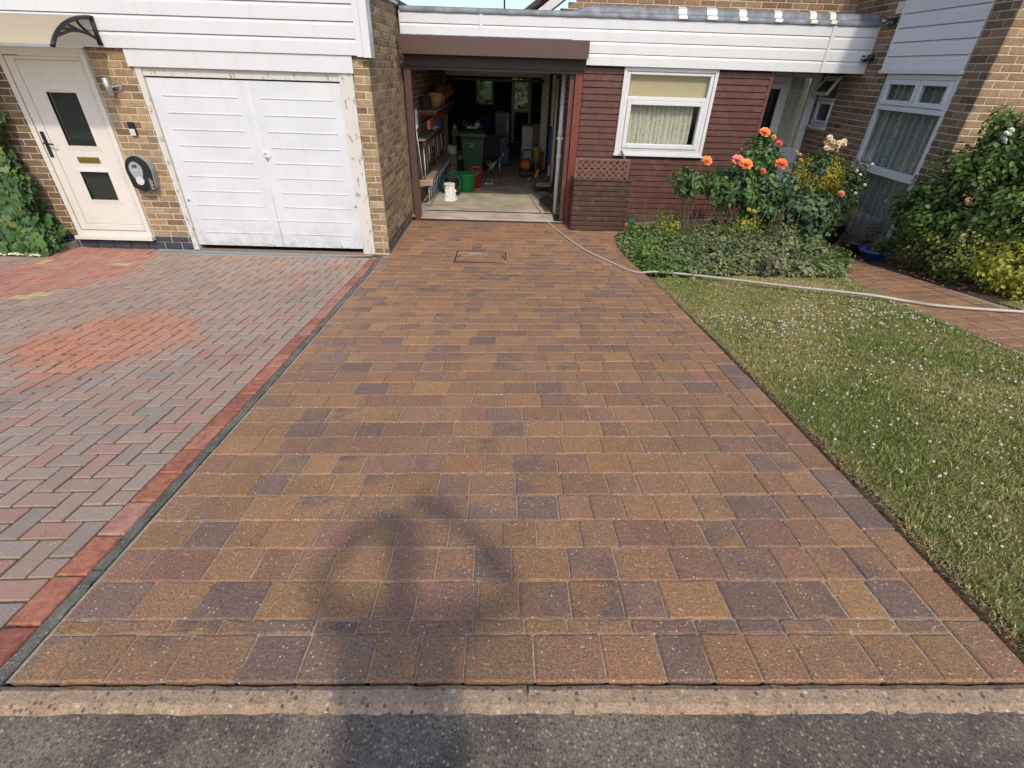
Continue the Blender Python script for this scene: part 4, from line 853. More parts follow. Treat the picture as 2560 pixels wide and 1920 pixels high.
for _ in range(17): bloom(t, (4.02 + random.gauss(0, .065), 6.72 + random.gauss(0, .03), b0 + 1.27 + random.gauss(0, .035)), random.uniform(.024, .034), random.choice([WHT, (.70, .56, .34), (.74, .68, .5)]), face=(random.uniform(-.4, .4), -.7, .6))
for p in ((3.66, 6.82, b0 + 1.15), (3.70, 6.8, b0 + 1.12), (3.73, 6.8, b0 + 1.06)): bloom(t, p, .022, (.5, .36, .2))
bloom(t, (4.30, 6.62, b0 + .70), .038, (.78, .3, .16))
shrub('variegated_shrub', 'round yellow and green variegated shrub behind the pale rose', 'shrub', (4.42, 7.42, gz(4.4, 7.4) + .70), (.44, .26, .34), 150, 30, .032, [(.42, .36, .03), (.36, .31, .03), (.20, .21, .03), (.46, .42, .08)], seed=71, cr=.10, base=(4.3, 7.4, gz(4.3, 7.4)))
# --- pots by the big window
def pot(name, label, c, r0, r1, h, mat, cat='plant pot'):
    b = gz(c[0], c[1]); t = thing(name, label, cat, (c[0], c[1], b)); MB().lathe([(r0 * .9, 0), (r0, .01), (r1, h - .03), (r1 * 1.07, h - .03), (r1 * 1.07, h), (r1 * .95, h), (r1 * .9, h - .05)], (c[0], c[1], b), 28).build('body', mat, t, smooth=True)
    MB().lathe([(r1 * .9, h - .05), (.01, h - .045)], (c[0], c[1], b), 20).build('compost', 'soil', t); return b + h
zt = pot('plant_pot', 'large black plastic pot under the big window holding a leafy shrub', (4.42, 6.78), .15, .19, .28, 'black_plastic')
pl = shrub('potted_shrub', 'upright shrub with tiny white flowers growing in the large black pot', 'shrub', (4.50, 6.80, zt + .38), (.19, .17, .44), 80, 24, .032, [(.05, .085, .028), (.065, .10, .03), (.04, .07, .025)], seed=81, cr=.09, shell=.3, base=(4.44, 6.78, zt - .05))
for p in ((4.45, 6.62, zt + .62), (4.56, 6.62, zt + .50), (4.47, 6.6, zt + .40), (4.4, 6.64, zt + .66), (4.58, 6.66, zt + .74)): bloom(pl, p, .018, (.72, .7, .55))
zt = pot('plant_pot', 'small black plastic pot on the path edge next to the blue bowl', (4.42, 6.18), .12, .16, .17, 'black_plastic')
shrub('potted_herb', 'dusky grey and mauve lavender in the small black pot', 'plant', (4.50, 6.12, zt + .13), (.2, .18, .16), 60, 30, .024, [(.10, .095, .085), (.12, .10, .115), (.075, .085, .06)], 'slim', seed=83, cr=.09, shell=.2, base=(4.42, 6.18, zt - .04))
zt = pot('plant_pot', 'shallow glazed blue bowl at the corner of the path', (4.45, 5.83), .09, .16, .13, 'blue_glaze')
shrub('potted_herb', 'sparse pale leaves growing in the glazed blue bowl', 'plant', (4.50, 5.85, zt + .05), (.13, .12, .08), 18, 14, .03, [(.12, .14, .05), (.2, .17, .05)], seed=84, cr=.06, shell=.2, base=(4.45, 5.83, zt - .04))
# --- the big shrub against the corner of the house
b0 = gz(4.9, 5.2); t = thing('garden_shrub', 'big dense evergreen shrub against the sunny corner of the brick house', 'shrub', (4.9, 5.25, b0))
DK = [(.06, .10, .026), (.075, .13, .03), (.10, .165, .04), (.05, .08, .022)]; Lv = Leaves()
for q, (c, r_, n_) in enumerate((((4.85, 5.25, b0 + .75), (.55, .62, .55), 230), ((5.05, 5.1, b0 + 1.12), (.55, .55, .42), 170), ((4.65, 5.6, b0 + .5), (.33, .4, .45), 100), ((5.15, 4.75, b0 + .7), (.55, .5, .6), 150), ((4.72, 5.25, b0 + 1.42), (.10, .1, .17), 12))): Lv.add(*crown(c, r_, n_, 30, .05, DK, seed=90 + q, cr=.12, shell=.4, tint=((.14, .22, .045), .25), zmin=b0))
Lv.build('foliage', t)
stems('stems', t, [([(4.9 + random.uniform(-.15, .15), 5.25 + random.uniform(-.15, .15), b0), (4.9 + random.uniform(-.3, .3), 5.2 + random.uniform(-.3, .3), b0 + .6), (4.9 + random.uniform(-.55, .6), 5.15 + random.uniform(-.5, .5), b0 + random.uniform(.6, 1.05))], (.022, .006)) for _ in range(16)])
for _ in range(9): bloom(t, (4.66 + random.gauss(0, .05), 5.12 + random.gauss(0, .04), b0 + 1.33 + random.gauss(0, .04)), .022, (.78, .78, .74))
shrub('golden_shrub', 'low golden-leaved shrub spilling toward the lawn at the edge of the path', 'shrub', (4.78, 4.32, gz(4.7, 4.3) + .22), (.42, .38, .22), 110, 26, .042, [(.36, .34, .03), (.28, .30, .03), (.16, .22, .03), (.42, .38, .05)], seed=97, cr=.10, base=(4.75, 4.35, gz(4.75, 4.35)))
shrub('low_shrub', 'bushy mid-green foliage along the path edge below the big shrub', 'shrub', (4.58, 5.05, gz(4.58, 5.0) + .26), (.24, .55, .28), 120, 28, .04, [(.10, .15, .03), (.14, .17, .035), (.07, .12, .025), (.25, .22, .05)], seed=98, cr=.10, base=(4.6, 5.0, gz(4.6, 5.0)))
V, F, K = [], [], []
for _ in range(110):
    x, y = (random.uniform(4.28, 4.55), random.uniform(4.2, 6.6)) if random.random() < .75 else (random.uniform(4.0, 4.4), random.uniform(6.6, 7.3)); s_ = random.uniform(.015, .035); a = random.uniform(0, 6.3); z = gz(x, y) + .012; nn = len(V)
    V += [(x + math.cos(a + q * 1.57) * s_ * (1, .5)[q % 2], y + math.sin(a + q * 1.57) * s_ * (1, .5)[q % 2], z + random.uniform(0, .012)) for q in range(4)]; F.append((nn, nn + 1, nn + 2, nn + 3)); K += [jitter(random.choice([(.3, .14, .06), (.38, .2, .1), (.22, .12, .06)]))] * 4
tag(raw('leaf_litter', V, F, 'leaf', cols=K, kind='stuff'), 'dry brown fallen leaves along the edge of the path', 'leaf litter')
# ================================================================== THE SINGLE-STOREY GARAGE AND ROOM
ga = thing('garage', 'flat-roofed garage with open roller door, brown boarded room and white fascia', 'garage', (1.5, 8.25, 0))
YF = 8.25
floor = sheet('garage_floor', -1.62, .92, YF - .03, 13.3, 6, 12, 'concrete_floor', 0, fn=lambda x, y: .042)
raw('slab_edge', [(-1.46, YF - .03, -.05), (.9, YF - .03, -.05), (.9, YF - .03, .042), (-1.46, YF - .03, .042)], [(0, 1, 2, 3)], 'concrete_floor', floor)
B('rubber_seal', 'black_plastic', floor, -1.45, .78, 8.66, 8.685, .042, .052); B('slab_nosing', 'black_plastic', floor, -1.46, .905, YF - .045, YF - .031, -.02, .022); B('ramp_mat', 'black_plastic', floor, .74, .93, 8.21, 8.6, .0422, .05)
raw('inner_floor', [(-2.4, 13.3, .041), (1.6, 13.3, .041), (1.6, 19, .041), (-2.4, 19, .041)], [(0, 1, 2, 3)], 'concrete_floor', floor)
dm = [(.72 + .16 * math.cos(a) * random.uniform(.6, 1.2), 9.5 + .75 * math.sin(a) * random.uniform(.7, 1.15), .0425) for a in np.linspace(0, 2 * math.pi, 26)[:-1]]; raw('damp_patch', dm, [tuple(range(25))], 'damp', floor)
# --- walls inside
B('side_wall', 'mortar', ga, -1.84, -1.607, 8.301, 13.2, -.1, 2.7); B('side_wall', 'mortar', ga, .915, 1.03, 8.34, 13.2, -.1, 2.7)
GB = Pieces(); brick_rows(GB, facing_right(-1.60), 8.34, 13.1, .05, 2.12, DARKB); brick_rows(GB, facing_left(.908), 8.5, 13.1, .05, 2.12, DARKB, off=1)  # inside walls use darker brick colours, with the garage's shade put into them
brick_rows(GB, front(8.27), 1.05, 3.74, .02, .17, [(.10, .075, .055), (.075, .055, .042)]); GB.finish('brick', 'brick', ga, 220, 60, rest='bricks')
B('plinth', 'bark', ga, 1.03, 3.74, 8.276, 8.36, -.1, .178)
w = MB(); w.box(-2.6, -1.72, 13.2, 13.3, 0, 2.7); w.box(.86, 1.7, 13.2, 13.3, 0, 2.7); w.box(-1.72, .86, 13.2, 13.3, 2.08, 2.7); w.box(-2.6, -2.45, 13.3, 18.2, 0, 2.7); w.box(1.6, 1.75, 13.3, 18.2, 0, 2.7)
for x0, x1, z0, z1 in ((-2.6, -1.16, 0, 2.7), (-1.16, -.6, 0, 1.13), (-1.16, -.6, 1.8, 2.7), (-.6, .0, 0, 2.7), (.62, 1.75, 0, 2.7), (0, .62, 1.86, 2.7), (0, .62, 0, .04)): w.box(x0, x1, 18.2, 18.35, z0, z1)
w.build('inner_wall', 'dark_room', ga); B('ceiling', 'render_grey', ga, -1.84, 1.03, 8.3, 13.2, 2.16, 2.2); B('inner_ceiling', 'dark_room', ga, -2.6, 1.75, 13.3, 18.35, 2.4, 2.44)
for a in ((-1.66, -1.52, 13.1, 13.2, 0, 2.07), (.70, .86, 13.1, 13.2, .05, 2.07), (-1.52, .70, 13.1, 13.2, 1.97, 2.07)): B('inner_frame', 'weathered_wood' if a[0] < -1.6 else 'cream_pvc', ga, *a)
B('shutter_edge', 'blue_plastic' if False else 'dark_metal', ga, -1.56, .72, 12.95, 13.02, 1.88, 1.935)
bd = B('back_door', 'white_pvc', ga, -.01, .09, 18.15, 18.2, .05, 1.85); B('frame', 'white_pvc', bd, .54, .63, 18.15, 18.2, .05, 1.87); B('frame', 'white_pvc', bd, .09, .54, 18.15, 18.2, 1.79, 1.85); B('panel', 'dark_room', bd, .09, .54, 18.16, 18.2, .05, .94); B('rail', 'white_pvc', bd, .09, .54, 18.15, 18.2, .94, 1.03); B('pane', 'dark_glass', bd, .09, .54, 18.17, 18.18, 1.03, 1.79)
bw = B('back_window', 'grey_plastic', ga, -1.17, -1.12, 18.15, 18.2, 1.12, 1.81); B('frame', 'grey_plastic', bw, -.65, -.59, 18.15, 18.2, 1.12, 1.81); B('pane', 'dark_glass', bw, -1.12, -.65, 18.17, 18.18, 1.13, 1.8)
hg = thing('hedge', 'green garden hedge seen through the far garage window', 'hedge', (-.3, 22.5, 0)); Lv = Leaves()
for q in range(4): Lv.add(*crown((-2.2 + q * 1.3, 22.6, 1.0), (.9, .6, 1.3), 130, 16, .14, [(.10, .19, .04), (.14, .24, .05), (.2, .28, .07)], seed=120 + q, cr=.3, shell=.4))
Lv.build('foliage', hg); B('core', 'leaf_core' if 'leaf_core' in MATS else 'turf', hg, -4, 3, 22.7, 22.9, -.2, 2.6)
# --- roof and edge
B('roof', 'flat_roof', ga, -1.58, 5.0, 8.27, 18.4, 2.72, 2.765)
segs = ((-1.545, -.452), (-.432, 4.37), (4.39, 4.985))
for a, b in segs:
    for k in range(4): board('fascia_board', 'white_pvc', ga, a, b, 2.212 + k * .14, .14, 8.215, depth=.024, cham=.034, back=.014)
for x in (-.442, 4.38): B('joint_cover', 'white_pvc', ga, x - .022, x + .022, 8.178, 8.190, 2.21, 2.772)
B('end_trim', 'white_pvc', ga, 4.988, 5.0 - .003, 8.182, 8.22, 2.21, 2.772); B('fascia_backing', 'white_pvc', ga, -1.56, 4.99, 8.216, 8.268, 2.214, 2.762)
nx = 60; V, F = [], []
for i in range(nx + 1):
    x = -1.54 + 6.52 * i / nx; wv = .0015 * math.sin(i * 1.7)
    V += [(x, 8.172 + wv, 2.752 + wv), (x, 8.166 + wv, 2.79), (x, 8.19, 2.812 + wv), (x, 8.34, 2.80)]
F = [(i * 4 + q, i * 4 + 4 + q, i * 4 + 5 + q, i * 4 + 1 + q) for i in range(nx) for q in range(3)]; raw('lead_flashing', V, F, 'lead', ga, smooth=True)
V, F = [], []; nx = 70; ns = 9
for i in range(nx + 1):
    x = .80 + 4.17 * i / nx; s_ = min(1, .35 + i * .12); wv = .002 * math.sin(i * 1.1)
    for q in range(ns): a = math.pi * (1.08 - 1.16 * q / (ns - 1)); V.append((x, 8.31 + .085 * -math.cos(math.pi - a) * 1.0, 2.80 + (.095 * s_ + wv) * max(math.sin(a), -.1) + (.0)))
F = [(i * ns + q, (i + 1) * ns + q, (i + 1) * ns + q + 1, i * ns + q + 1) for i in range(nx) for q in range(ns - 1)] + [tuple(range(ns))]; raw('lead_roll', V, F, 'lead', ga, smooth=True)
for x, wd, mt in ((2.28, .115, 'foil_tape'), (2.68, .14, 'foil_tape'), (3.10, .105, 'foil_tape'), (3.58, .10, 'foil_tape'), (4.06, .09, 'cream_pvc'), (4.33, .08, 'cream_pvc')):
    V = []
    for xx in (x - wd / 2, x + wd / 2):
        V += [(xx, 8.158, 2.762), (xx, 8.152, 2.80)] + [(xx, 8.31 + .094 * -math.cos(math.pi - a), 2.803 + .105 * max(math.sin(a), 0)) for a in (math.pi * .98, math.pi * .85, math.pi * .7, math.pi * .5)]
    raw('repair_tape', V, [(q, q + 1, q + 7, q + 6) for q in range(5)], mt, ga, smooth=True)
# --- roller shutter housing, posts
rb = B('shutter_box', 'brown_metal', ga, -1.556, 1.042, 8.035, 8.186, 2.276, 2.488); B('flashing', 'lead', rb, -1.545, .80, 8.10, 8.186, 2.489, 2.50)
B('lintel', 'dark_brown', ga, -1.53, 1.035, 8.165, 8.30, 2.14, 2.2755); B('shutter_slat', 'dark_metal', ga, -1.46, .91, 8.20, 8.235, 2.098, 2.145)  # lintel given a near-black brown to paint in the shade under the box
for x, z in ((-1.545, 2.268), (1.03, 2.268)): MB().lathe([(.008, 0), (.006, .003)], (x, 8.034, z + .02), 8, Matrix.Rotation(R(90), 3, 'X')).build('screw', 'steel', rb)
MB().box(-1.556, -1.455, YF - .03, YF + .08, -.01, 2.14, .005).build('door_post', 'brown_metal', ga); MB().box(.905, 1.02, YF - .035, YF + .08, -.01, 2.19, .005).build('door_post', 'red_timber', ga)
gu = B('door_guide', 'brown_board', ga, .835, .90, YF + .02, YF + .09, .04, 2.1)
for q in range(26): B('slot', 'dark_brown', gu, .832, .8345, YF + .035, YF + .075, .1 + q * .077, .14 + q * .077)
dp = T('downpipe', 'white_pvc', ga, [(.79, 8.72, .04), (.79, 8.72, 2.12)], .034, 16)
for z in (.95, 1.30): MB().lathe([(.036, -.03), (.041, -.026), (.041, .026), (.036, .03)], (.79, 8.72, z), 16).build('collar', 'white_pvc', dp, smooth=True)
B('clip', 'pale_grey', dp, .74, .84, 8.70, 8.76, 1.20, 1.235); T('waste_pipe', 'cream_pvc', ga, [(.865, 10.8, .05), (.865, 10.8, 2.0)], .028, 10); B('pipe_boxing', 'cream_pvc', ga, .85, .908, 11.9, 12.0, .1, 2.05)
# --- brown boards and the window
for k in range(24):
    z = .19 + k * .0838
    for a, b in (((1.03, 3.715),) if z < 1.0 else ((1.03, 1.60), (2.96, 3.715))): board('cladding_board', 'brown_board', ga, a, b, z, .0838, 8.292, depth=.026, cham=.02, back=.018, g=.009)
B('cladding_corner', 'brown_board', ga, 3.716, 3.765, 8.258, 8.33, .17, 2.212)
w = MB(); w.box(1.03, 1.60, 8.293, 8.4, .17, 2.212); w.box(2.96, 3.76, 8.331, 8.4, .17, 2.212); w.box(1.60, 2.96, 8.293, 8.4, .17, 1.08); w.box(3.70, 3.75, 8.4, 9.3, -.1, 2.3); w.build('room_wall', 'dark_brown', ga)
win = MB(); win.box(1.60, 1.648, 8.235, 8.36, 1.08, 2.205, .004); win.box(2.912, 2.96, 8.235, 8.36, 1.08, 2.205, .004); win.box(1.648, 2.912, 8.236, 8.36, 2.16, 2.205, .004); win.box(1.648, 2.912, 8.236, 8.36, 1.08, 1.13, .004)
wi = win.build('window', 'white_pvc', ga)
fr = MB(); Y0, Y1 = 8.252, 8.33
for a in ((1.65, 1.70, 1.132, 2.158), (2.86, 2.91, 1.132, 2.158), (1.70, 2.86, 2.118, 2.158), (1.70, 2.86, 1.80, 1.85), (1.70, 2.86, 1.132, 1.16)): fr.box(a[0], a[1], Y0, Y1, a[2], a[3], .006)
fr.build('frame', 'white_pvc', wi); sa = MB()
for a in ((1.702, 1.765, 1.162, 1.798), (2.795, 2.858, 1.162, 1.798), (1.765, 2.795, 1.74, 1.798), (1.765, 2.795, 1.162, 1.228)): sa.box(a[0], a[1], Y0 - .018, Y1 - .01, a[2], a[3], .008)
sa.build('sash', 'white_pvc', wi); B('pane', 'glass', wi, 1.70, 2.86, 8.29, 8.296, 1.85, 2.118); B('pane', 'glass', wi, 1.765, 2.795, 8.28, 8.286, 1.228, 1.74); B('sill', 'white_pvc', wi, 1.585, 2.975, 8.215, 8.27, 1.058, 1.082)
B('blind', 'cream_blind', wi, 1.66, 2.9, 8.335, 8.34, 1.83, 2.2)
def curtain(name, parent, u0, u1, z0, z1, place, folds, amp, mat='net_curtain', seed=0):
    rr = np.random.default_rng(seed); n = folds * 10; ph = np.cumsum(rr.uniform(.5, 1.5, n + 1)) / n * folds * 2 * np.pi; V = []
    for i in range(n + 1):
        u = u0 + (u1 - u0) * i / n; d = amp * (np.sin(ph[i]) + .4 * np.sin(2.3 * ph[i] + 1))
        V += [place(u + .01 * math.sin(ph[i] * .7), d, z0), place(u, d * .7, z1)]
    return raw(name, V, [(2 * i, 2 * i + 2, 2 * i + 3, 2 * i + 1) for i in range(n)], mat, parent, smooth=True)
curtain('net_curtain', wi, 1.68, 2.74, 1.14, 1.84, lambda u, d, z: (u, 8.37 + d, z), 15, .022, seed=3); B('room_back', 'render_grey', ga, 1.05, 3.7, 9.4, 9.42, .1, 2.2); B('room_floor', 'dark_room', ga, 1.05, 3.7, 8.4, 9.4, .1, .12); B('room_side', 'render_grey', ga, 1.04, 1.06, 8.41, 9.4, .1, 2.2); B('room_ceiling', 'render_grey', ga, 1.05, 3.7, 8.41, 9.4, 2.215, 2.23)
# --- porch with its white door and side light
YP = 9.25; pdoor = MB()
for a in ((3.76, 3.80, 0.1, 2.15), (4.452, 4.505, .1, 2.15), (4.86, 4.985, .1, 2.2), (3.80, 4.452, 2.068, 2.15), (4.505, 4.86, 2.14, 2.2), (4.505, 4.86, 1.05, 1.125)): pdoor.box(a[0], a[1], YP - .03, YP + .04, a[2], a[3], .005)
pd = pdoor.build('porch_door', 'white_pvc', ga); B('head_panel', 'cream_pvc', pd, 3.76, 4.99, YP + .0, YP + .04, 2.15, 2.30)
le = MB()
for a in ((3.805, 3.89, .12, 2.064), (4.362, 4.448, .12, 2.064), (3.89, 4.362, 1.98, 2.064), (3.89, 4.362, .95, 1.05)): le.box(a[0], a[1], YP - .042, YP + .01, a[2], a[3], .006)
le.build('leaf', 'white_pvc', pd); B('pane', 'dark_glass', pd, 3.89, 4.362, YP - .02, YP - .014, 1.05, 1.98); B('panel', 'white_pvc', pd, 3.89, 4.362, YP - .03, YP, .12, .95); B('pane', 'glass', pd, 4.505, 4.86, YP, YP + .006, 1.125, 2.14); B('panel', 'white_pvc', pd, 4.505, 4.86, YP - .015, YP + .02, .12, 1.05)
h = MB(); h.box(4.392, 4.42, YP - .055, YP - .042, 1.14, 1.36, .004); h.tube([(4.406, YP - .055, 1.255), (4.406, YP - .09, 1.255), (4.31, YP - .092, 1.255)], .009); h.build('handle', 'black_plastic', pd)
curtain('curtain', pd, 4.5, 4.87, 1.1, 2.16, lambda u, d, z: (u, YP + .10 + d, z), 6, .018, seed=5); B('hall_back', 'dark_room', ga, 3.7, 5.0, YP + .5, YP + .52, 0, 2.3); B('porch_soffit', 'cream_pvc', ga, 3.77, 4.99, 8.23, YP + .05, 2.305, 2.32); B('porch_floor', 'concrete_floor', floor, 3.77, 4.98, 8.9, YP, .0, .12)

# ================================================================== THE TWO-STOREY BRICK HOUSE (right)
XS, YC = 5.0, 6.05
ho = thing('brick_house', 'two-storey brown brick house with tall side window and white upper boarding', 'house', (5.5, 7, 0)); HB = Pieces()
holes = [(8.69, 9.20, 1.45, 2.19), (6.395, 7.685, .12, 2.225), (6.385, 7.765, 2.225, 9)]
brick_rows(HB, facing_left(XS), YC, 9.32, 0, 4.1, DARKB + RUST[:4], holes=holes); brick_rows(HB, front(YC), XS, 8.2, 0, 4.1, BUFF[:5] + RUST[:4], off=1)  # side bricks drawn from darker colours than the front, painting in its shade
vtop = lambda u: 2.82 + (u - .56) * .68
brick_rows(HB, front(8.9), .56, 5.0, 2.75, 4.1, RUST, top=vtop); HB.finish('brick', 'brick', ho, 295, 60, rest='bricks')
w = MB()
for a in ((YC + .006, 6.395, -.1, 4.1), (7.685, 8.69, -.1, 4.1), (9.2, 9.33, -.1, 4.1), (8.69, 9.2, -.1, 1.45), (8.69, 9.2, 2.19, 4.1), (6.395, 7.685, -.1, .12), (6.395, 7.685, 2.225, 4.1)): w.box(XS + .006, XS + .25, *a)
w.box(XS + .25, 9, YC + .006, YC + .25, -.1, 4.1); w.prism([(.60, 2.75), (5.0, 2.75), (5.0, 4.1), (2.44, 4.1)], lambda u, v, d: (u, 8.906 + d, v), .2); w.box(5.25, 9, 9.1, 9.3, -.1, 4.1); w.build('wall', 'mortar', ho)
B('room_back', 'render_grey', ho, 6.6, 6.62, YC + .25, 9.1, 0, 2.4); B('room_ceiling', 'render_grey', ho, 5.25, 6.6, YC + .25, 9.1, 2.4, 2.42); B('room_floor', 'dark_room', ho, 5.25, 6.6, YC + .25, 9.1, .1, .12)
for k in range(13): board('siding_board', 'white_pvc', ho, 6.40, 7.755, 2.262 + k * .15, .15, XS - .004, axis='y', depth=.03, cham=.036, back=.016)
B('siding_edge', 'white_pvc', ho, XS - .04, XS + .0, 7.757, 7.785, 2.24, 4.1); B('siding_sill', 'cream_pvc', ho, XS - .055, XS + .01, 6.385, 7.80, 2.222, 2.2605)
# tall window: two top lights, a large pane and a pane below the sill
def side_bars(mb, L, x0, x1, b=.006):
    for a in L: mb.box(x0, x1, *a, b)
    return mb
bwn = side_bars(MB(), ((7.60, 7.678, .12, 2.215), (6.402, 6.46, .12, 2.215), (6.46, 7.60, 2.16, 2.215), (6.46, 7.60, 1.83, 1.872), (6.46, 7.60, .12, .18)), XS + .002, XS + .07).build('window', 'white_pvc', ho)
for ya, yb in ((6.985, 7.598), (6.462, 6.972)): side_bars(MB(), ((yb - .055, yb, 1.876, 2.158), (ya, ya + .055, 1.876, 2.158), (ya + .055, yb - .055, 2.103, 2.158), (ya + .055, yb - .055, 1.876, 1.93)), XS - .018, XS + .04).build('sash', 'white_pvc', bwn); B('pane', 'glass', bwn, XS + .01, XS + .016, ya + .055, yb - .055, 1.93, 2.103)
B('sill', 'white_pvc', bwn, XS - .05, XS + .06, 6.40, 7.64, 1.075, 1.155); B('pane', 'glass', bwn, XS + .03, XS + .036, 6.46, 7.60, 1.155, 1.83); B('pane', 'glass', bwn, XS + .03, XS + .036, 6.46, 7.60, .18, 1.075); B('drip', 'white_pvc', bwn, XS - .03, XS + .002, 6.42, 7.61, 1.815, 1.838)
curtain('net_curtain', bwn, 6.44, 7.62, .15, 2.2, lambda u, d, z: (XS + .12 + d, u, z), 9, .045, 'grey_net', seed=8)
sw = side_bars(MB(), ((9.145, 9.185, 1.49, 2.18), (8.695, 8.72, 1.49, 2.18), (8.72, 9.145, 2.14, 2.18), (8.72, 9.145, 1.845, 1.885), (8.72, 9.145, 1.49, 1.53)), XS + .01, XS + .07).build('window', 'white_pvc', ho)
B('pane', 'dark_glass', sw, XS + .03, XS + .036, 8.76, 9.11, 1.56, 1.82); side_bars(MB(), ((8.725, 8.765, 1.535, 1.84), (9.105, 9.14, 1.535, 1.84), (8.765, 9.105, 1.8, 1.84), (8.765, 9.105, 1.535, 1.575)), XS - .005, XS + .05).build('sash', 'white_pvc', sw); B('sill', 'white_pvc', sw, XS - .05, XS + .06, 8.68, 9.20, 1.455, 1.489)
rt = Matrix.Rotation(R(-32), 3, 'Y'); hinge = Vector((XS + .005, 0, 2.14)); vs = MB()
for ya, yb, za, zb in ((8.725, 8.765, -.26, 0), (9.10, 9.14, -.26, 0), (8.765, 9.10, -.04, 0), (8.765, 9.10, -.26, -.22)): vs.obox(hinge + Vector((0, (ya + yb) / 2, 0)) + rt.transposed() @ Vector((-.012, 0, (za + zb) / 2)), (.035, yb - ya, zb - za), rt.transposed(), .004)
vs.build('open_vent', 'white_pvc', sw); MB().obox(hinge + Vector((0, 8.93, 0)) + rt.transposed() @ Vector((-.012, 0, -.13)), (.006, .335, .18), rt.transposed()).build('vent_pane', 'dark_glass', sw)
# roof verge over the gable
rf = MB().prism([(.20, 2.80), (2.35, 4.26), (2.35, 4.34), (.14, 2.86)], lambda u, v, d: (u, 8.80 + d, v), 5).build('roof', 'roof_tile', ho)
for q in range(16): t_ = q / 15; MB().obox((.28 + 2.0 * t_, 8.82, 2.90 + 1.37 * t_), (.2, .12, .03), Matrix.Rotation(R(-28), 3, 'Y'), .004).build('verge_tile', 'roof_tile', rf)
MB().prism([(.44, 2.80), (2.35, 4.10), (2.35, 4.22), (.34, 2.86)], lambda u, v, d: (u, 8.775 + d, v), .024).build('barge_board', 'pale_grey', ho)
# fittings
def floodlight(name, label, c, heads, mat='black_plastic'):
    t = thing(name, label, 'security light', c); MB().obox(Vector(c) + Vector((-.02, 0, 0)), (.04, .07, .07), None, .006).build('base', mat, t)
    for dy, dz in heads:
        cc = Vector(c) + Vector((-.085, dy, dz)); rot = Matrix.Rotation(R(25), 3, 'Y') @ Matrix.Rotation(R(dy * 300), 3, 'Z'); hd = MB().obox(cc, (.06, .09, .06), rot, .008).build('head', mat, t); MB().obox(cc + rot @ Vector((-.032, 0, -.01)), (.004, .06, .03), rot).build('lens', 'grey_plastic', hd)
    return t
floodlight('security_light', 'black twin security light high on the brick under the cream vent', (XS, 7.93, 2.80), ((-.05, -.03), (.06, -.0)))
floodlight('security_light', 'small black security light at the lower corner of the white fascia', (XS, 8.12, 2.40), ((-.04, .0), (.05, -.01)))
vn = thing('wall_vent', 'square cream air vent on the brick beside the white boarding', 'vent', (XS, 7.87, 2.92)); MB().box(XS - .02, XS - .001, 7.80, 7.96, 2.87, 3.0, .004).build('plate', 'cream_pvc', vn)
for q in range(5): B('louvre', 'cream_pvc', vn, XS - .026, XS - .0205, 7.815, 7.945, 2.885 + q * .022, 2.893 + q * .022)
am = thing('aerial_mast', 'thin dark aerial mast rising beyond the flat roof', 'aerial', (-.22, 14, 2.76)); T('pole', 'dark_metal', am, [(-.22, 14, 2.76), (-.22, 14, 4.6)], .018); T('cross_bar', 'dark_metal', am, [(-.6, 14, 4.4), (.2, 14, 4.4)], .01)
# ================================================================== THINGS IN AND AROUND THE GARAGE
FZ = .042
def ground_at(x, y): return FZ if (y > 8.22 and x < .92) else gz(x, y)
# --- hose from the garage over the drive and the lawn
pts = [(.39, 12.3), (.375, 11.3), (.40, 10.3), (.47, 9.4), (.56, 8.7), (.66, 8.18), (.80, 7.65), (1.03, 6.9), (1.32, 6.24), (1.56, 5.72), (1.77, 5.56), (2.216, 5.22), (2.813, 4.65), (3.33, 4.22), (3.6, 4.08), (3.77, 3.9), (4.25, 3.66), (5.2, 3.35), (6.5, 3.2)]
hp = [(x, y, ground_at(x, y) + .013 + (.04 if 1.7 < x < 3.5 or x > 4.4 else .006 if x > 3.5 else 0)) for x, y in pts]
tag(T('garden_hose', 'hose_grey', None, bez(hp, 8), .0125, 10), 'long pale grey hose running from the garage across drive and lawn', 'hose')
# --- wheelie bin
wb = thing('wheelie_bin', 'dark green wheelie bin standing in the open garage', 'bin', (-.86, 12.35, FZ))
V = []
for z, hx, y0, y1 in ((.0, .19, 12.17, 12.55), (.06, .20, 12.13, 12.57), (.74, .255, 12.08, 12.68), (.80, .275, 12.06, 12.70), (.86, .275, 12.06, 12.70)): V += [(-.86 - hx, y0, FZ + z), (-.86 + hx, y0, FZ + z), (-.86 + hx, y1, FZ + z), (-.86 - hx, y1, FZ + z)]
raw('body', V, [(4 * i + q, 4 * i + (q + 1) % 4, 4 * i + 4 + (q + 1) % 4, 4 * i + 4 + q) for i in range(4) for q in range(4)] + [(3, 2, 1, 0)], 'green_bin', wb)
MB().add([(-1.16, 12.03, .905), (-.56, 12.03, .905), (-.56, 12.72, .93), (-1.16, 12.72, .93), (-1.10, 12.10, .955), (-.62, 12.10, .955), (-.62, 12.68, .985), (-1.10, 12.68, .985)], [(3, 2, 1, 0), (4, 5, 6, 7), (0, 1, 5, 4), (1, 2, 6, 5), (2, 3, 7, 6), (3, 0, 4, 7)]).build('lid', 'green_bin', wb)
T('handle', 'green_bin', wb, [(-1.1, 12.74, .93), (-.62, 12.74, .93)], .016)
for x in (-1.12, -.60): MB().lathe([(.09, -.025), (.1, -.015), (.1, .015), (.09, .025)], (x, 12.60, FZ + .1), 18, Matrix.Rotation(R(90), 3, 'Y')).build('wheel', 'black_plastic', wb)
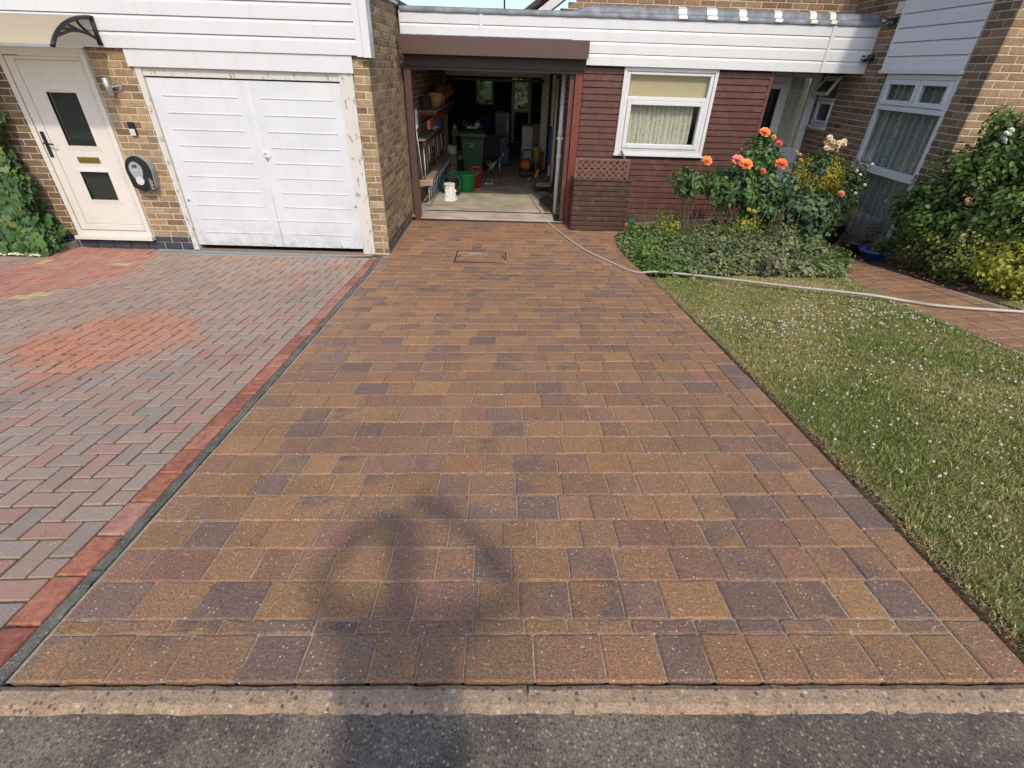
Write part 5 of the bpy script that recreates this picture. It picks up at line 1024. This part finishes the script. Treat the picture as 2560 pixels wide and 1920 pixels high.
B('label_plate', 'pale_grey', wb, -.90, -.855, 12.082, 12.09, .575 + FZ, .615 + FZ); MB().lathe([(.012, 0), (.01, .003)], (-.96, 12.086, .66 + FZ), 10, Matrix.Rotation(R(90), 3, 'X')).build('emblem', 'pale_grey', wb); B('name_strip', 'grey_plastic', wb, -.93, -.80, 12.086, 12.091, .645 + FZ, .662 + FZ)
# crumpled cloth and bits on the lid
V = []; nn = 9
for j in range(nn):
    for i in range(nn): V.append((-1.0 + .27 * i / (nn - 1) + random.uniform(-.012, .012), 12.12 + .22 * j / (nn - 1) + random.uniform(-.012, .012), .992 + random.uniform(0, .045) * (0 < i < nn - 1) * (0 < j < nn - 1)))
tag(raw('cloth', V, [(j * nn + i, j * nn + i + 1, (j + 1) * nn + i + 1, (j + 1) * nn + i) for j in range(nn - 1) for i in range(nn - 1)], 'cloth_white'), 'crumpled white cloth lying on the green bin lid', 'cloth')
ct = thing('woolly_hat', 'small white and maroon hat resting on the bin lid behind the cloth', 'hat', (-.78, 12.5, .98)); MB().lathe([(.075, 0), (.075, .05), (.055, .09), (.01, .105)], (-.78, 12.5, .99), 16).build('crown', 'cloth_white', ct, smooth=True); MB().lathe([(.078, 0), (.078, .025)], (-.78, 12.5, .99), 16).build('band', 'red_timber', ct)
# --- tubs and ornaments on the floor
tb = thing('flexible_tub', 'bright green flexible tub on the garage floor', 'tub', (-.88, 10.36, FZ)); MB().lathe([(.135, 0), (.145, .01), (.205, .31), (.213, .315), (.213, .335), (.2, .335), (.14, .02)], (-.88, 10.36, FZ), 32).build('body', 'bright_green', tb, smooth=True)
for s_ in (-1, 1): T('handle', 'bright_green', tb, bez([(-.88 + s_ * .205, 10.29, FZ + .32), (-.88 + s_ * .245, 10.31, FZ + .37), (-.88 + s_ * .245, 10.41, FZ + .37), (-.88 + s_ * .205, 10.43, FZ + .32)], 5), .012, 8)
rt_ = thing('bucket', 'red plastic bucket with raised handle behind the green tub', 'bucket', (-.70, 10.72, FZ)); MB().lathe([(.09, 0), (.13, .29), (.138, .29), (.138, .31), (.125, .31), (.085, .02)], (-.70, 10.72, FZ), 24).build('body', 'red_plastic', rt_, smooth=True); T('handle', 'red_plastic', rt_, bez([(-.83, 10.72, FZ + .3), (-.74, 10.68, FZ + .40), (-.62, 10.68, FZ + .38), (-.57, 10.72, FZ + .30)], 6), .012, 8)
so = thing('stump_ornament', 'white tree-stump plant stand on the garage floor near the entrance', 'ornament', (-1.115, 9.52, FZ)); V, F = [], []; nr, na = 16, 22
for j in range(nr):
    t_ = j / (nr - 1); r_ = .085 + .045 * (1 - t_) ** 2.2 + .012 * (t_ > .9)
    for i in range(na): a = 2 * math.pi * i / na; rr = r_ * (1 + .07 * math.sin(a * 5 + t_ * 3) + .05 * math.sin(a * 11 + t_ * 17) + random.uniform(-.04, .04)); V.append((-1.115 + rr * math.cos(a), 9.52 + rr * math.sin(a), FZ + .29 * t_))
F = [(j * na + i, j * na + (i + 1) % na, (j + 1) * na + (i + 1) % na, (j + 1) * na + i) for j in range(nr - 1) for i in range(na)] + [tuple((nr - 1) * na + i for i in range(na))]; raw('trunk', V, F, 'lime_white', so)
for q in range(3): MB().lathe([(.02, 0), (.024, .015), (.015, .02)], (-1.115 + .1 * math.cos(q * 2 - 1.9), 9.52 + .1 * math.sin(q * 2 - 1.9), FZ + .1 + q * .06), 10, Matrix.Rotation(R(80), 3, 'X')).build('knot', 'lime_white', so)
hc = thing('hose_coil', 'dark green coiled hose behind the white stump ornament', 'hose', (-1.16, 9.95, FZ)); cp = []
for i in range(150): a = i * .28; r_ = .17 + .02 * math.sin(i * .7); cp.append((-1.13 + r_ * math.cos(a), 9.98 + .07 * math.sin(i * .05) + .05 * (i / 150), FZ + .20 + r_ * .95 * math.sin(a)))
T('coil', 'hose_green', hc, cp, .014, 6); T('tail', 'hose_green', hc, bez([(-1.25, 9.95, FZ + .015), (-1.05, 9.86, FZ + .015), (-.98, 9.95, FZ + .015), (-1.06, 10.08, FZ + .015)], 6), .014, 6)
# --- folding chair
ch = thing('folding_chair', 'black folding camping chair with crossed metal legs beside the bin', 'chair', (-.42, 12.0, FZ))
MB().add([(-.60, 12.12, .88), (-.23, 12.12, .88), (-.24, 11.98, .46), (-.59, 11.98, .46), (-.60, 12.14, .88), (-.23, 12.14, .88), (-.24, 12.0, .46), (-.59, 12.0, .46)], [(0, 1, 2, 3), (7, 6, 5, 4), (0, 4, 5, 1), (1, 5, 6, 2), (2, 6, 7, 3), (3, 7, 4, 0)]).build('backrest', 'fabric_black', ch); MB().box(-.6, -.23, 11.68, 11.98, .44, .46, .006).build('seat', 'fabric_black', ch)
for a, b in (((-.62, 11.66, FZ), (-.22, 11.66, .50)), ((-.22, 11.66, FZ), (-.62, 11.66, .50)), ((-.62, 12.08, FZ), (-.22, 12.08, .50)), ((-.22, 12.08, FZ), (-.62, 12.08, .50)), ((-.22, 11.66, .44), (-.14, 11.62, .62)), ((-.24, 11.68, FZ), (-.24, 11.68, .5))): T('leg', 'steel', ch, [a, b], .009, 8)
for i, x in enumerate((-.495, -.40)):
    sh = thing('shoe', ('grey trainer nearer the bin on the garage floor', 'grey trainer farther from the bin on the garage floor')[i], 'shoe', (x, 11.15, FZ), 'pair of grey trainers'); MB().obox((x, 11.16, FZ + .012), (.085, .26, .024), None, .01).build('sole', 'pale_grey', sh); V, F = [], []; prof = [(11.04, .038, .05), (11.08, .042, .065), (11.14, .042, .085), (11.2, .04, .105), (11.27, .036, .1), (11.29, .02, .08)]
    for y_, hw, hh in prof: V += [(x + hw * math.cos(a), y_, FZ + .022 + hh * max(math.sin(a), 0) * .8) for a in np.linspace(0, math.pi, 8)]
    F = [(j * 8 + q, j * 8 + q + 1, j * 8 + 9 + q, j * 8 + 8 + q) for j in range(len(prof) - 1) for q in range(7)] + [tuple(range(8)), tuple(40 + q for q in range(8))]; raw('upper', V, F, 'shoe', sh, smooth=True)
# --- ladder on its edge with a plank, broom, wall box
ld = thing('ladder', 'aluminium ladder lying on edge along the brick wall', 'ladder', (-1.42, 10.4, FZ))
for z in (.09, .43): MB().box(-1.46, -1.40, 8.95, 12.4, z - .03, z + .03, .006).build('rail', 'aluminium', ld)
for q in range(15): T('rung', 'aluminium', ld, [(-1.43, 9.05 + q * .235, .10), (-1.43, 9.05 + q * .235, .42)], .017, 8)
tag(MB().obox((-1.42, 10.45, .485), (.13, 2.9, .045), rotz(.01), .004).build('plank', 'weathered_wood'), 'weathered plank lying along the top of the ladder', 'plank'); tag(MB().obox((-1.55, 10.6, .40), (.035, 3.0, .14), None, .004).build('plank', 'weathered_wood'), 'grey board on edge between the ladder and the wall', 'plank')
bm = thing('broom', 'broom with a pale handle leaning inside the garage entrance', 'broom', (-1.5, 8.9, .45)); T('handle', 'pale_grey', bm, [(-1.56, 8.72, 1.78), (-1.50, 8.92, .5)], .012); MB().obox((-1.46, 8.95, .47), (.26, .06, .04), rotz(.5), .006).build('head', 'plywood', bm); MB().obox((-1.46, 8.95, .425), (.25, .05, .07), rotz(.5), .004).build('bristles', 'plywood', bm)
MB_ = thing('meter_box', 'slim white box mounted on the brick just inside the garage', 'box', (-1.58, 9.0, 1.3)); MB().box(-1.595, -1.53, 8.93, 9.06, 1.27, 1.55, .008).build('case', 'white_pvc', MB_); T('cable', 'black_plastic', MB_, [(-1.575, 8.99, 1.55), (-1.575, 8.99, 2.1)], .006)
# --- shelf with pots, red beam, tool rack
sf = thing('wall_shelf', 'slatted wooden shelf high on the garage wall holding pots', 'shelf', (-1.45, 10.9, 1.45))
for q in range(5): MB().box(-1.59 + q * .062, -1.54 + q * .062, 9.45, 12.5, 1.475, 1.497, .003).build('slat', 'weathered_wood', sf)
for y in (9.5, 10.9, 12.3): MB().box(-1.595, -1.29, y, y + .04, 1.43, 1.4745).build('bearer', 'red_timber', sf)
tag(MB().obox((-1.31, 10.6, 1.405), (.045, 3.9, .12), Matrix.Rotation(R(1.6), 3, 'X'), .005).build('timber_beam', 'red_timber'), 'long red-brown timber beam running along the front of the shelf', 'beam')
p1 = thing('flower_pot', 'large sandy ribbed flower pot on the garage shelf', 'plant pot', (-1.43, 10.35, 1.5)); MB().lathe([(.085, 0), (.13, .17), (.128, .18), (.142, .185), (.142, .215), (.132, .22), (.132, .235), (.115, .235), (.08, .03)], (-1.43, 10.35, 1.498), 24).build('body', 'sand_pot', p1, smooth=True); T('rim', 'sand_pot', p1, [(-1.43 + .13 * math.cos(a), 10.35 + .13 * math.sin(a), 1.72) for a in np.linspace(0, 2 * math.pi, 20)[:-1]], .01, 6, closed=True)
p2 = thing('flower_pot', 'terracotta pot with a withered plant next to the sandy pot', 'plant pot', (-1.40, 10.95, 1.5)); MB().lathe([(.07, 0), (.10, .14), (.115, .145), (.115, .19), (.1, .19), (.07, .03)], (-1.40, 10.95, 1.498), 20).build('body', 'terracotta', p2, smooth=True)
Lv = Leaves(); Lv.add(*crown((-1.38, 11.0, 1.76), (.22, .3, .09), 26, 9, .085, [(.22, .12, .07), (.30, .17, .09), (.16, .08, .06), (.33, .22, .11)], 'slim', seed=140, cr=.08, shell=.2)); Lv.build('withered_leaves', p2)
p3 = thing('flower_pot', 'dark pot of yellowed leaves at the far end of the shelf', 'plant pot', (-1.40, 11.7, 1.5)); MB().lathe([(.07, 0), (.10, .18), (.09, .18), (.06, .02)], (-1.40, 11.7, 1.498), 18).build('body', 'dark_metal', p3, smooth=True); Lv = Leaves(); Lv.add(*crown((-1.36, 11.7, 1.72), (.12, .2, .1), 14, 9, .08, [(.32, .24, .06), (.25, .15, .06)], 'slim', seed=141, cr=.07, shell=.2)); Lv.build('withered_leaves', p3)
tag(MB().box(-1.59, -1.44, 9.75, 9.95, 1.498, 1.70, .01).build('storage_box', 'black_plastic'), 'black box on the garage shelf beside the sandy pot', 'box')
rk = thing('tool_rack', 'narrow wooden rack on the wall with thin handles hanging below it', 'tool rack', (-1.5, 10.2, 1.0))
MB().box(-1.595, -1.44, 9.0, 11.7, 1.08, 1.105, .004).build('shelf_board', 'weathered_wood', rk); MB().box(-1.46, -1.43, 9.0, 11.7, 1.0, 1.06, .004).build('peg_rail', 'red_timber', rk)
for q in range(9): y = 9.15 + q * .29; L = (.62, .5, .38, .3, .2, .55, .45, .6, .4)[q]; T('hanging_handle', ('pale_grey', 'weathered_wood')[q % 2], rk, [(-1.49, y, 1.05), (-1.49, y + .01, 1.05 - L)], .011, 6)
tag(MB().lathe([(.03, 0), (.1, .06), (.11, .06), (.035, -.004)], (-1.5, 10.6, 1.107), 18).build('bowl', 'pale_grey'), 'small pale dish on the tool rack below the shelf', 'dish')
jc = thing('water_can', 'blue plastic container on the tool rack in the garage', 'container', (-1.48, 11.25, 1.1)); MB().box(-1.57, -1.42, 11.1, 11.35, 1.107, 1.36, .02).build('body', 'blue_plastic', jc); MB().lathe([(.03, 0), (.03, .04)], (-1.5, 11.2, 1.36), 12).build('cap', 'bright_green', jc)
# --- workbench with clutter, boxes
wk = thing('workbench', 'plywood workbench cluttered with bottles behind the green bin', 'workbench', (-1.25, 13.5, FZ)); MB().box(-1.48, -.75, 13.36, 14.0, .80, .83, .004).build('top', 'plywood', wk); B('apron', 'plywood', wk, -1.47, -.76, 13.37, 13.39, .70, .80)
for x, y in ((-1.45, 13.38), (-.8, 13.38), (-1.45, 13.95), (-.8, 13.95)): MB().box(x, x + .06, y, y + .05, FZ, .80, .004).build('leg', 'plywood', wk)
bot = [(-1.40, .05, .10, 'cloth_white', 'white paint tin on the workbench corner'), (-1.30, .035, .2, 'dark_metal', 'dark tall bottle on the workbench'), (-1.17, .045, .17, 'orange_plastic', 'orange bottle on the workbench'), (-1.09, .04, .14, 'amber_plastic', 'amber bottle next to the orange one on the workbench'), (-1.0, .04, .13, 'cream_pvc', 'cream jar on the workbench'), (-.91, .035, .19, 'blue_plastic', 'blue bottle at the far end of the workbench'), (-.82, .05, .2, 'terracotta', 'terracotta-coloured tin at the end of the workbench')]
for x, r_, h_, mt, lab in bot:
    t = thing('bottle', lab, 'bottle', (x, 13.5, .83), 'bottles and tins on the workbench'); MB().lathe([(r_, 0), (r_, h_ * .65), (r_ * .45, h_ * .8), (r_ * .45, h_)], (x, 13.5, .831), 14).build('body', mt, t, smooth=True); MB().lathe([(r_ * .5, h_), (r_ * .5, h_ + .02)], (x, 13.5, .831), 10).build('cap', 'pale_grey', t)
cb = thing('storage_box', 'box with a white side and red print under the workbench', 'box', (-1.36, 13.3, FZ)); MB().box(-1.53, -1.20, 13.1, 13.5, FZ, .30, .006).build('body', 'hose_green', cb); B('lid_band', 'pale_grey', cb, -1.535, -1.195, 13.092, 13.51, .21, .31); B('red_print', 'red_plastic', cb, -1.50, -1.37, 13.088, 13.0915, .25, .27)
tag(MB().lathe([(.05, 0), (.065, .09), (.05, .09)], (-1.28, 13.3, .311), 14).build('small_pot', 'terracotta'), 'little pot standing on the box under the workbench', 'plant pot')
# --- washing machine, fridge and odds at the back
wm = thing('washing_machine', 'white washing machine seen from its ribbed side in the inner garage', 'washing machine', (.58, 14.2, FZ)); MB().box(.28, .88, 13.9, 14.5, FZ, .90, .012).build('body', 'white_pvc', wm); MB().lathe([(.15, 0), (.18, .02), (.16, .045), (.1, .05)], (.279, 14.2, .48), 24, Matrix.Rotation(R(-90), 3, 'Y')).build('door', 'dark_metal', wm, smooth=True); B('worktop', 'grey_plastic', wm, .27, .89, 13.89, 14.51, .901, .925)
for r_ in (.16, .26, .36): T('rib', 'white_pvc', wm, [(.62 - r_ * math.cos(a), 13.898, .35 + r_ * math.sin(a)) for a in np.linspace(.1, 1.5, 12)], .008, 6)
tag(MB().box(.55, .87, 13.6, 13.88, .45, 1.0, .008).build('cardboard_box', 'cardboard'), 'plain brown cardboard box wedged beside the washing machine', 'box'); tag(MB().box(.55, .66, 13.45, 13.6, FZ, .449, .01).build('bin_bag', 'dark_brown'), 'dark brown carton standing in front of the cardboard box', 'carton')
fg = thing('fridge', 'dull grey fridge against the back of the inner garage', 'fridge', (-.28, 17.3, FZ)); MB().box(-.50, -.05, 17.05, 17.6, FZ, 1.0, .02).build('body', 'grey_plastic', fg); B('door', 'grey_plastic', fg, -.49, -.06, 17.02, 17.045, .08, .98); B('handle', 'steel', fg, -.12, -.10, 16.99, 17.018, .5, .8)
tag(MB().lathe([(.22, 0), (.25, .3), (.25, .6), (.22, .85)], (-.85, 16.2, FZ), 20).build('water_butt', 'blue_plastic', smooth=True), 'blue barrel in the dark inner garage behind the bin', 'barrel')
cp_ = thing('counter', 'dark counter below the far garage window', 'counter', (-.5, 17.9, FZ)); B('top', 'dark_room', cp_, -2.2, -.02, 17.6, 18.15, .93, .97); B('cabinet', 'dark_room', cp_, -2.2, -.55, 17.62, 18.15, FZ, .929)
pt = thing('pressure_washer', 'orange and black power washer with coiled hose by the doorway', 'power washer', (.36, 12.1, FZ)); MB().box(.24, .46, 12.0, 12.3, .20, .40, .04).build('motor', 'orange_plastic', pt); MB().box(.22, .54, 11.9, 12.3, .08, .20, .02).build('frame', 'black_plastic', pt)
for x in (.24, .50): MB().lathe([(.06, -.02), (.075, -.01), (.075, .01), (.06, .02)], (x, 12.25, FZ + .075), 16, Matrix.Rotation(R(90), 3, 'Y')).build('wheel', 'dark_metal', pt)
T('handle', 'black_plastic', pt, bez([(.28, 12.3, .35), (.30, 12.3, .55), (.5, 12.3, .55), (.52, 12.3, .35)], 5), .014); T('lead', 'weathered_wood', pt, bez([(.42, 11.95, .30), (.52, 11.9, .48), (.58, 11.85, .25), (.50, 11.7, FZ + .01), (.40, 11.6, FZ + .01)], 6), .01); T('lance', 'steel', pt, [(.40, 11.55, FZ + .01), (.56, 11.8, .24)], .01); MB().obox((.60, 11.75, .17), (.06, .05, .18), Matrix.Rotation(R(20), 3, 'Y'), .012).build('nozzle', 'amber_plastic', pt)
yc = thing('fuel_can', 'yellow plastic can behind the power washer', 'can', (.62, 12.6, FZ)); MB().lathe([(.10, 0), (.11, .03), (.11, .24), (.07, .3), (.04, .32)], (.60, 12.62, .30), 18).build('body', 'yellow_plastic', yc, smooth=True); B('stand', 'dark_metal', yc, .49, .72, 12.5, 12.74, FZ, .30); MB().lathe([(.03, 0), (.03, .05)], (.60, 12.62, .62), 10).build('cap', 'blue_plastic', yc)
tag(MB().box(.80, .85, 11.3, 11.45, .40, 1.15, .01).build('blue_board', 'blue_plastic'), 'narrow blue board leaning against the inner brick wall', 'board')
ps = thing('step_platform', 'low black step with pale grey top on the damp floor', 'step', (.67, 10.5, FZ)); MB().box(.50, .85, 10.34, 10.70, .125, .165, .008).build('frame', 'black_plastic', ps); MB().box(.525, .825, 10.365, 10.675, .1655, .172, .003).build('tread', 'pale_grey', ps)
for x, y in ((.50, 10.34), (.80, 10.34), (.50, 10.65), (.80, 10.65)): MB().box(x, x + .05, y, y + .05, FZ, .125, .004).build('foot', 'black_plastic', ps)
dk = thing('work_jacket', 'dark coat hanging on the wall of the inner garage', 'coat', (.75, 15, 1.0)); V, F = [], []
for j in range(9):
    t_ = j / 8
    for i in range(10): a = 2 * math.pi * i / 10; V.append((.78 + (.12 + .10 * t_) * math.cos(a) * (1 + .1 * math.sin(3 * a + j)), 15 + .14 * math.sin(a), 1.85 - .85 * t_))
raw('body', V, [(j * 10 + i, j * 10 + (i + 1) % 10, j * 10 + 10 + (i + 1) % 10, j * 10 + 10 + i) for j in range(8) for i in range(10)] + [tuple(range(10)), tuple(80 + i for i in range(10))], 'fabric_black', dk, smooth=True)
# --- timber planter with trellis at the garage corner
pn = thing('planter', 'dark brown slatted planter with lattice trellis in front of the boards', 'planter', (1.4, 8.0, 0))
for q in range(10):
    z = .012 + q * .0745; MB().box(.968, 1.832, 7.80 - (q % 3) * .002, 7.822, z, z + .066, .007).build('board', 'planter_timber', pn); MB().box(1.811, 1.832, 7.823, 8.22, z, z + .0695, .004).build('side_board', 'planter_timber', pn); MB().box(.968, .989, 7.823, 8.22, z, z + .0695, .004).build('side_board', 'planter_timber', pn)
B('lining', 'dark_brown', pn, .99, 1.81, 7.823, 8.2, .01, .70); MB().box(.95, 1.85, 7.785, 7.86, .757, .782, .004).build('ledge', 'planter_timber', pn); MB().box(1.79, 1.85, 7.861, 8.22, .757, .782, .004).build('ledge', 'planter_timber', pn)
tr = MB().box(.968, 1.775, 7.815, 7.845, 1.035, 1.06, .003).build('trellis', 'trellis_timber', pn); MB().box(.968, .99, 7.815, 7.845, .783, 1.034, .003).build('post', 'trellis_timber', tr); MB().box(1.752, 1.775, 7.815, 7.845, .783, 1.034, .003).build('post', 'trellis_timber', tr)
for sgn, yy in ((1, 7.818), (-1, 7.829)):
    c0 = .968 - .3
    while c0 < 2.1:
        poly = [(c0 - .012, .783), (c0 + .012, .783), (c0 + .012 + sgn * .252, 1.035), (c0 - .012 + sgn * .252, 1.035)]
        if sgn < 0: poly = poly[::1]
        po = clip(clip(poly, (.99, 5), (.99, -5))[::1], (1.752, -5), (1.752, 5)) if False else None
        pp = [p for p in poly]; pp = clip(pp, (.99, 9), (.99, -9)) if False else pp
        def cl(pp, xv, keep_right):
            out = []
            for i, p in enumerate(pp):
                q_ = pp[(i + 1) % len(pp)]; s0, s1 = (p[0] - xv, q_[0] - xv) if keep_right else (xv - p[0], xv - q_[0])
                if s0 >= 0: out.append(p)
                if (s0 >= 0) != (s1 >= 0): t_ = s0 / (s0 - s1); out.append((p[0] + (q_[0] - p[0]) * t_, p[1] + (q_[1] - p[1]) * t_))
            return out
        pp = cl(pp, .99, True)
        if len(pp) > 2: pp = cl(pp, 1.752, False)
        if len(pp) > 2: MB().prism(pp, lambda u, v, d: (u, yy + d, v), .009).build('lattice_slat', 'trellis_timber', tr)
        c0 += .092
MB().obox((1.70, 8.02, 1.085), (.025, .36, .03), Matrix.Rotation(R(12), 3, 'X'), .003).build('top_rail', 'trellis_timber', tr)
bb = thing('bait_box', 'small green plastic hose guide beside the planter', 'hose guide', (1.95, 7.86, gz(1.95, 7.86))); z0 = gz(1.95, 7.86)
MB().box(1.87, 2.03, 7.77, 7.95, z0, z0 + .02, .006).build('base', 'bait_green', bb); MB().prism([(-.045, 0), (.045, 0), (.04, .15), (-.04, .15)], lambda u, v, d: (1.95 + u, 7.90 - d * .5 - (.15 - v) * .2, z0 + .02 + v), .05).build('upright', 'bait_green', bb)
for q in (-1, 0, 1): B('rib', 'bait_green', bb, 1.945 + q * .03, 1.955 + q * .03, 7.79, 7.87, z0 + .02, z0 + .12)
# --- more clutter in the garage
for x, y, sx, sy, sz, mt, lab in ((-1.42, 12.75, .28, .3, .34, 'cardboard', 'brown carton on the floor behind the ladder'), (-1.40, 12.76, .22, .24, .2, 'pale_grey', 'grey plastic crate stacked on the brown carton'), (-.20, 13.9, .3, .3, .42, 'blue_plastic', 'blue storage crate on the floor beyond the folding chair'), (-.22, 13.92, .24, .24, .2, 'cardboard', 'small carton on top of the blue storage crate'), (.72, 12.95, .16, .16, .42, 'terracotta', 'rust coloured tub beside the inner door frame')):
    z0 = FZ if 'on top' not in lab and 'stacked' not in lab else FZ + (.34 if 'stacked' in lab else .42) + .001
    t = thing('storage_crate', lab, 'crate', (x, y, z0)); MB().box(x - sx / 2, x + sx / 2, y - sy / 2, y + sy / 2, z0, z0 + sz - .03, .008).build('body', mt, t); MB().box(x - sx / 2 - .008, x + sx / 2 + .008, y - sy / 2 - .008, y + sy / 2 + .008, z0 + sz - .0295, z0 + sz, .006).build('lid', mt, t)
T_ = thing('extension_lead', 'black cable loop hanging from the inner garage wall', 'cable', (-1.56, 12.4, 1.2)); T('loop', 'black_plastic', T_, bez([(-1.57, 12.6, 1.35), (-1.56, 12.5, .9), (-1.56, 12.4, .75), (-1.56, 12.3, .9), (-1.57, 12.25, 1.35)], 6), .012); T('hook', 'steel', T_, [(-1.6, 12.42, 1.36), (-1.53, 12.42, 1.37)], .008)
sk = thing('sack', 'crumpled pale sack slumped by the green bin', 'sack', (-1.28, 11.2, FZ)); V, F = [], []; nr, na = 9, 14
for j in range(nr):
    t_ = j / (nr - 1)
    for i in range(na): a = 2 * math.pi * i / na; rr = (.13 * math.sin(math.pi * (.25 + .7 * t_)) + .02) * (1 + random.uniform(-.14, .14)); V.append((-1.26 + rr * math.cos(a), 11.3 + rr * 1.2 * math.sin(a), FZ + .3 * t_))
raw('body', V, [(j * na + i, j * na + (i + 1) % na, (j + 1) * na + (i + 1) % na, (j + 1) * na + i) for j in range(nr - 1) for i in range(na)] + [tuple((nr - 1) * na + i for i in range(na))], 'weathered_wood', sk, smooth=True)
for q, (x, y, h_) in enumerate(((-1.53, 12.05, 1.55), (-1.50, 12.2, 1.35), (-1.55, 11.9, 1.25))):
    t = thing('garden_tool', ('long wooden handled rake leaning on the garage wall behind the shelf', 'spade leaning on the garage wall next to the rake', 'short hoe leaning on the garage wall before the rake')[q], 'garden tool', (x, y, FZ), 'long handled tools on the wall'); T('handle', 'weathered_wood', t, [(x + .1, y, FZ), (x - .03, y + .04, FZ + h_)], .014); MB().obox((x + .1, y, FZ + .06), (.02, (.3, .16, .12)[q], (.05, .24, .1)[q]), None, .004).build('head', 'dark_metal', t)
# ================================================================== the person taking the picture, whose shadow lies on the drive
pz = road_z(-.05, -.4)
pe = thing('person', 'person in dark clothes at the kerb with both arms raised, shadow cast on the drive', 'person', (-.05, -.38, pz))
def skin(name, mat, verts, edges, radii, root):
    me = bpy.data.meshes.new(name); me.from_pydata([tuple(Vector(v) - ORG[pe]) for v in verts], edges, []); o = bpy.data.objects.new(name, me); link(o, pe); me.materials.append(MATS[mat])
    md = o.modifiers.new('skin', 'SKIN'); md.use_smooth_shade = True
    for i, r_ in enumerate(radii): me.skin_vertices[0].data[i].radius = (r_, r_) if not isinstance(r_, tuple) else r_
    me.skin_vertices[0].data[root].use_root = True
    sb = o.modifiers.new('smooth', 'SUBSURF'); sb.levels = sb.render_levels = 1; return o
hx, hy = -.06, -.36
v = [(hx, hy, pz + .88), (hx, hy, pz + 1.08), (hx, hy - .01, pz + 1.27), (hx, hy, pz + 1.37), (hx, hy + .02, pz + 1.44), (hx, hy + .04, pz + 1.52), (hx, hy + .04, pz + 1.60)]; e = [(i, i + 1) for i in range(6)]; r = [(.19, .12), (.18, .11), (.19, .11), .06, .05, (.06, .07), (.05, .06)]
for s_ in (-1, 1):
    n0 = len(v); v += [(hx + s_ * .17, hy, pz + 1.31), (hx + .03 + s_ * .38, hy + .10, pz + 1.32), (hx + s_ * .22 + .02, hy + .26, pz + 1.44), (s_ * .075, -.06, pz + 1.485), (s_ * .055, -.035, pz + 1.52)]; e += [(2, n0), (n0, n0 + 1), (n0 + 1, n0 + 2), (n0 + 2, n0 + 3), (n0 + 3, n0 + 4)]; r += [.065, .05, .042, .03, .022]
    for q in range(4): m0 = len(v); v += [(s_ * (.06 + .008 * q), -.05, pz + 1.49 + .016 * q), (s_ * .05, -.03, pz + 1.495 + .018 * q), (s_ * .03, -.03, pz + 1.495 + .018 * q)]; e += [(n0 + 4, m0), (m0, m0 + 1), (m0 + 1, m0 + 2)]; r += [.009, .008, .007]
    m0 = len(v); v += [(s_ * .05, -.055, pz + 1.47), (s_ * .03, -.05, pz + 1.465)]; e += [(n0 + 3, m0), (m0, m0 + 1)]; r += [.011, .009]
    n1 = len(v); v += [(hx + s_ * .10, hy, pz + .82), (hx + s_ * .11, hy + .02, pz + .46), (hx + s_ * .12, hy, pz + .08), (hx + s_ * .13, hy + .14, pz + .035)]; e += [(0, n1), (n1, n1 + 1), (n1 + 1, n1 + 2), (n1 + 2, n1 + 3)]; r += [.085, .058, .042, .038]
skin('body', 'fabric_black', v, e, r, 0)
MB().lathe([(.02, -.11), (.06, -.085), (.078, -.02), (.08, .03), (.06, .085), (.02, .108)], (hx, hy + .05, pz + 1.56), 18).build('head', 'shoe', pe, smooth=True); MB().lathe([(.086, 0), (.085, .04), (.064, .095), (.02, .118)], (hx, hy + .04, pz + 1.565), 18).build('hair', 'bark', pe, smooth=True)
tag(MB().obox((0, -.022, 2.148), (.155, .009, .075), Matrix.Rotation(-PITCH, 3, 'X'), .003).build('mobile_phone', 'black_plastic'), 'mobile phone held up in both hands at the kerb', 'phone')
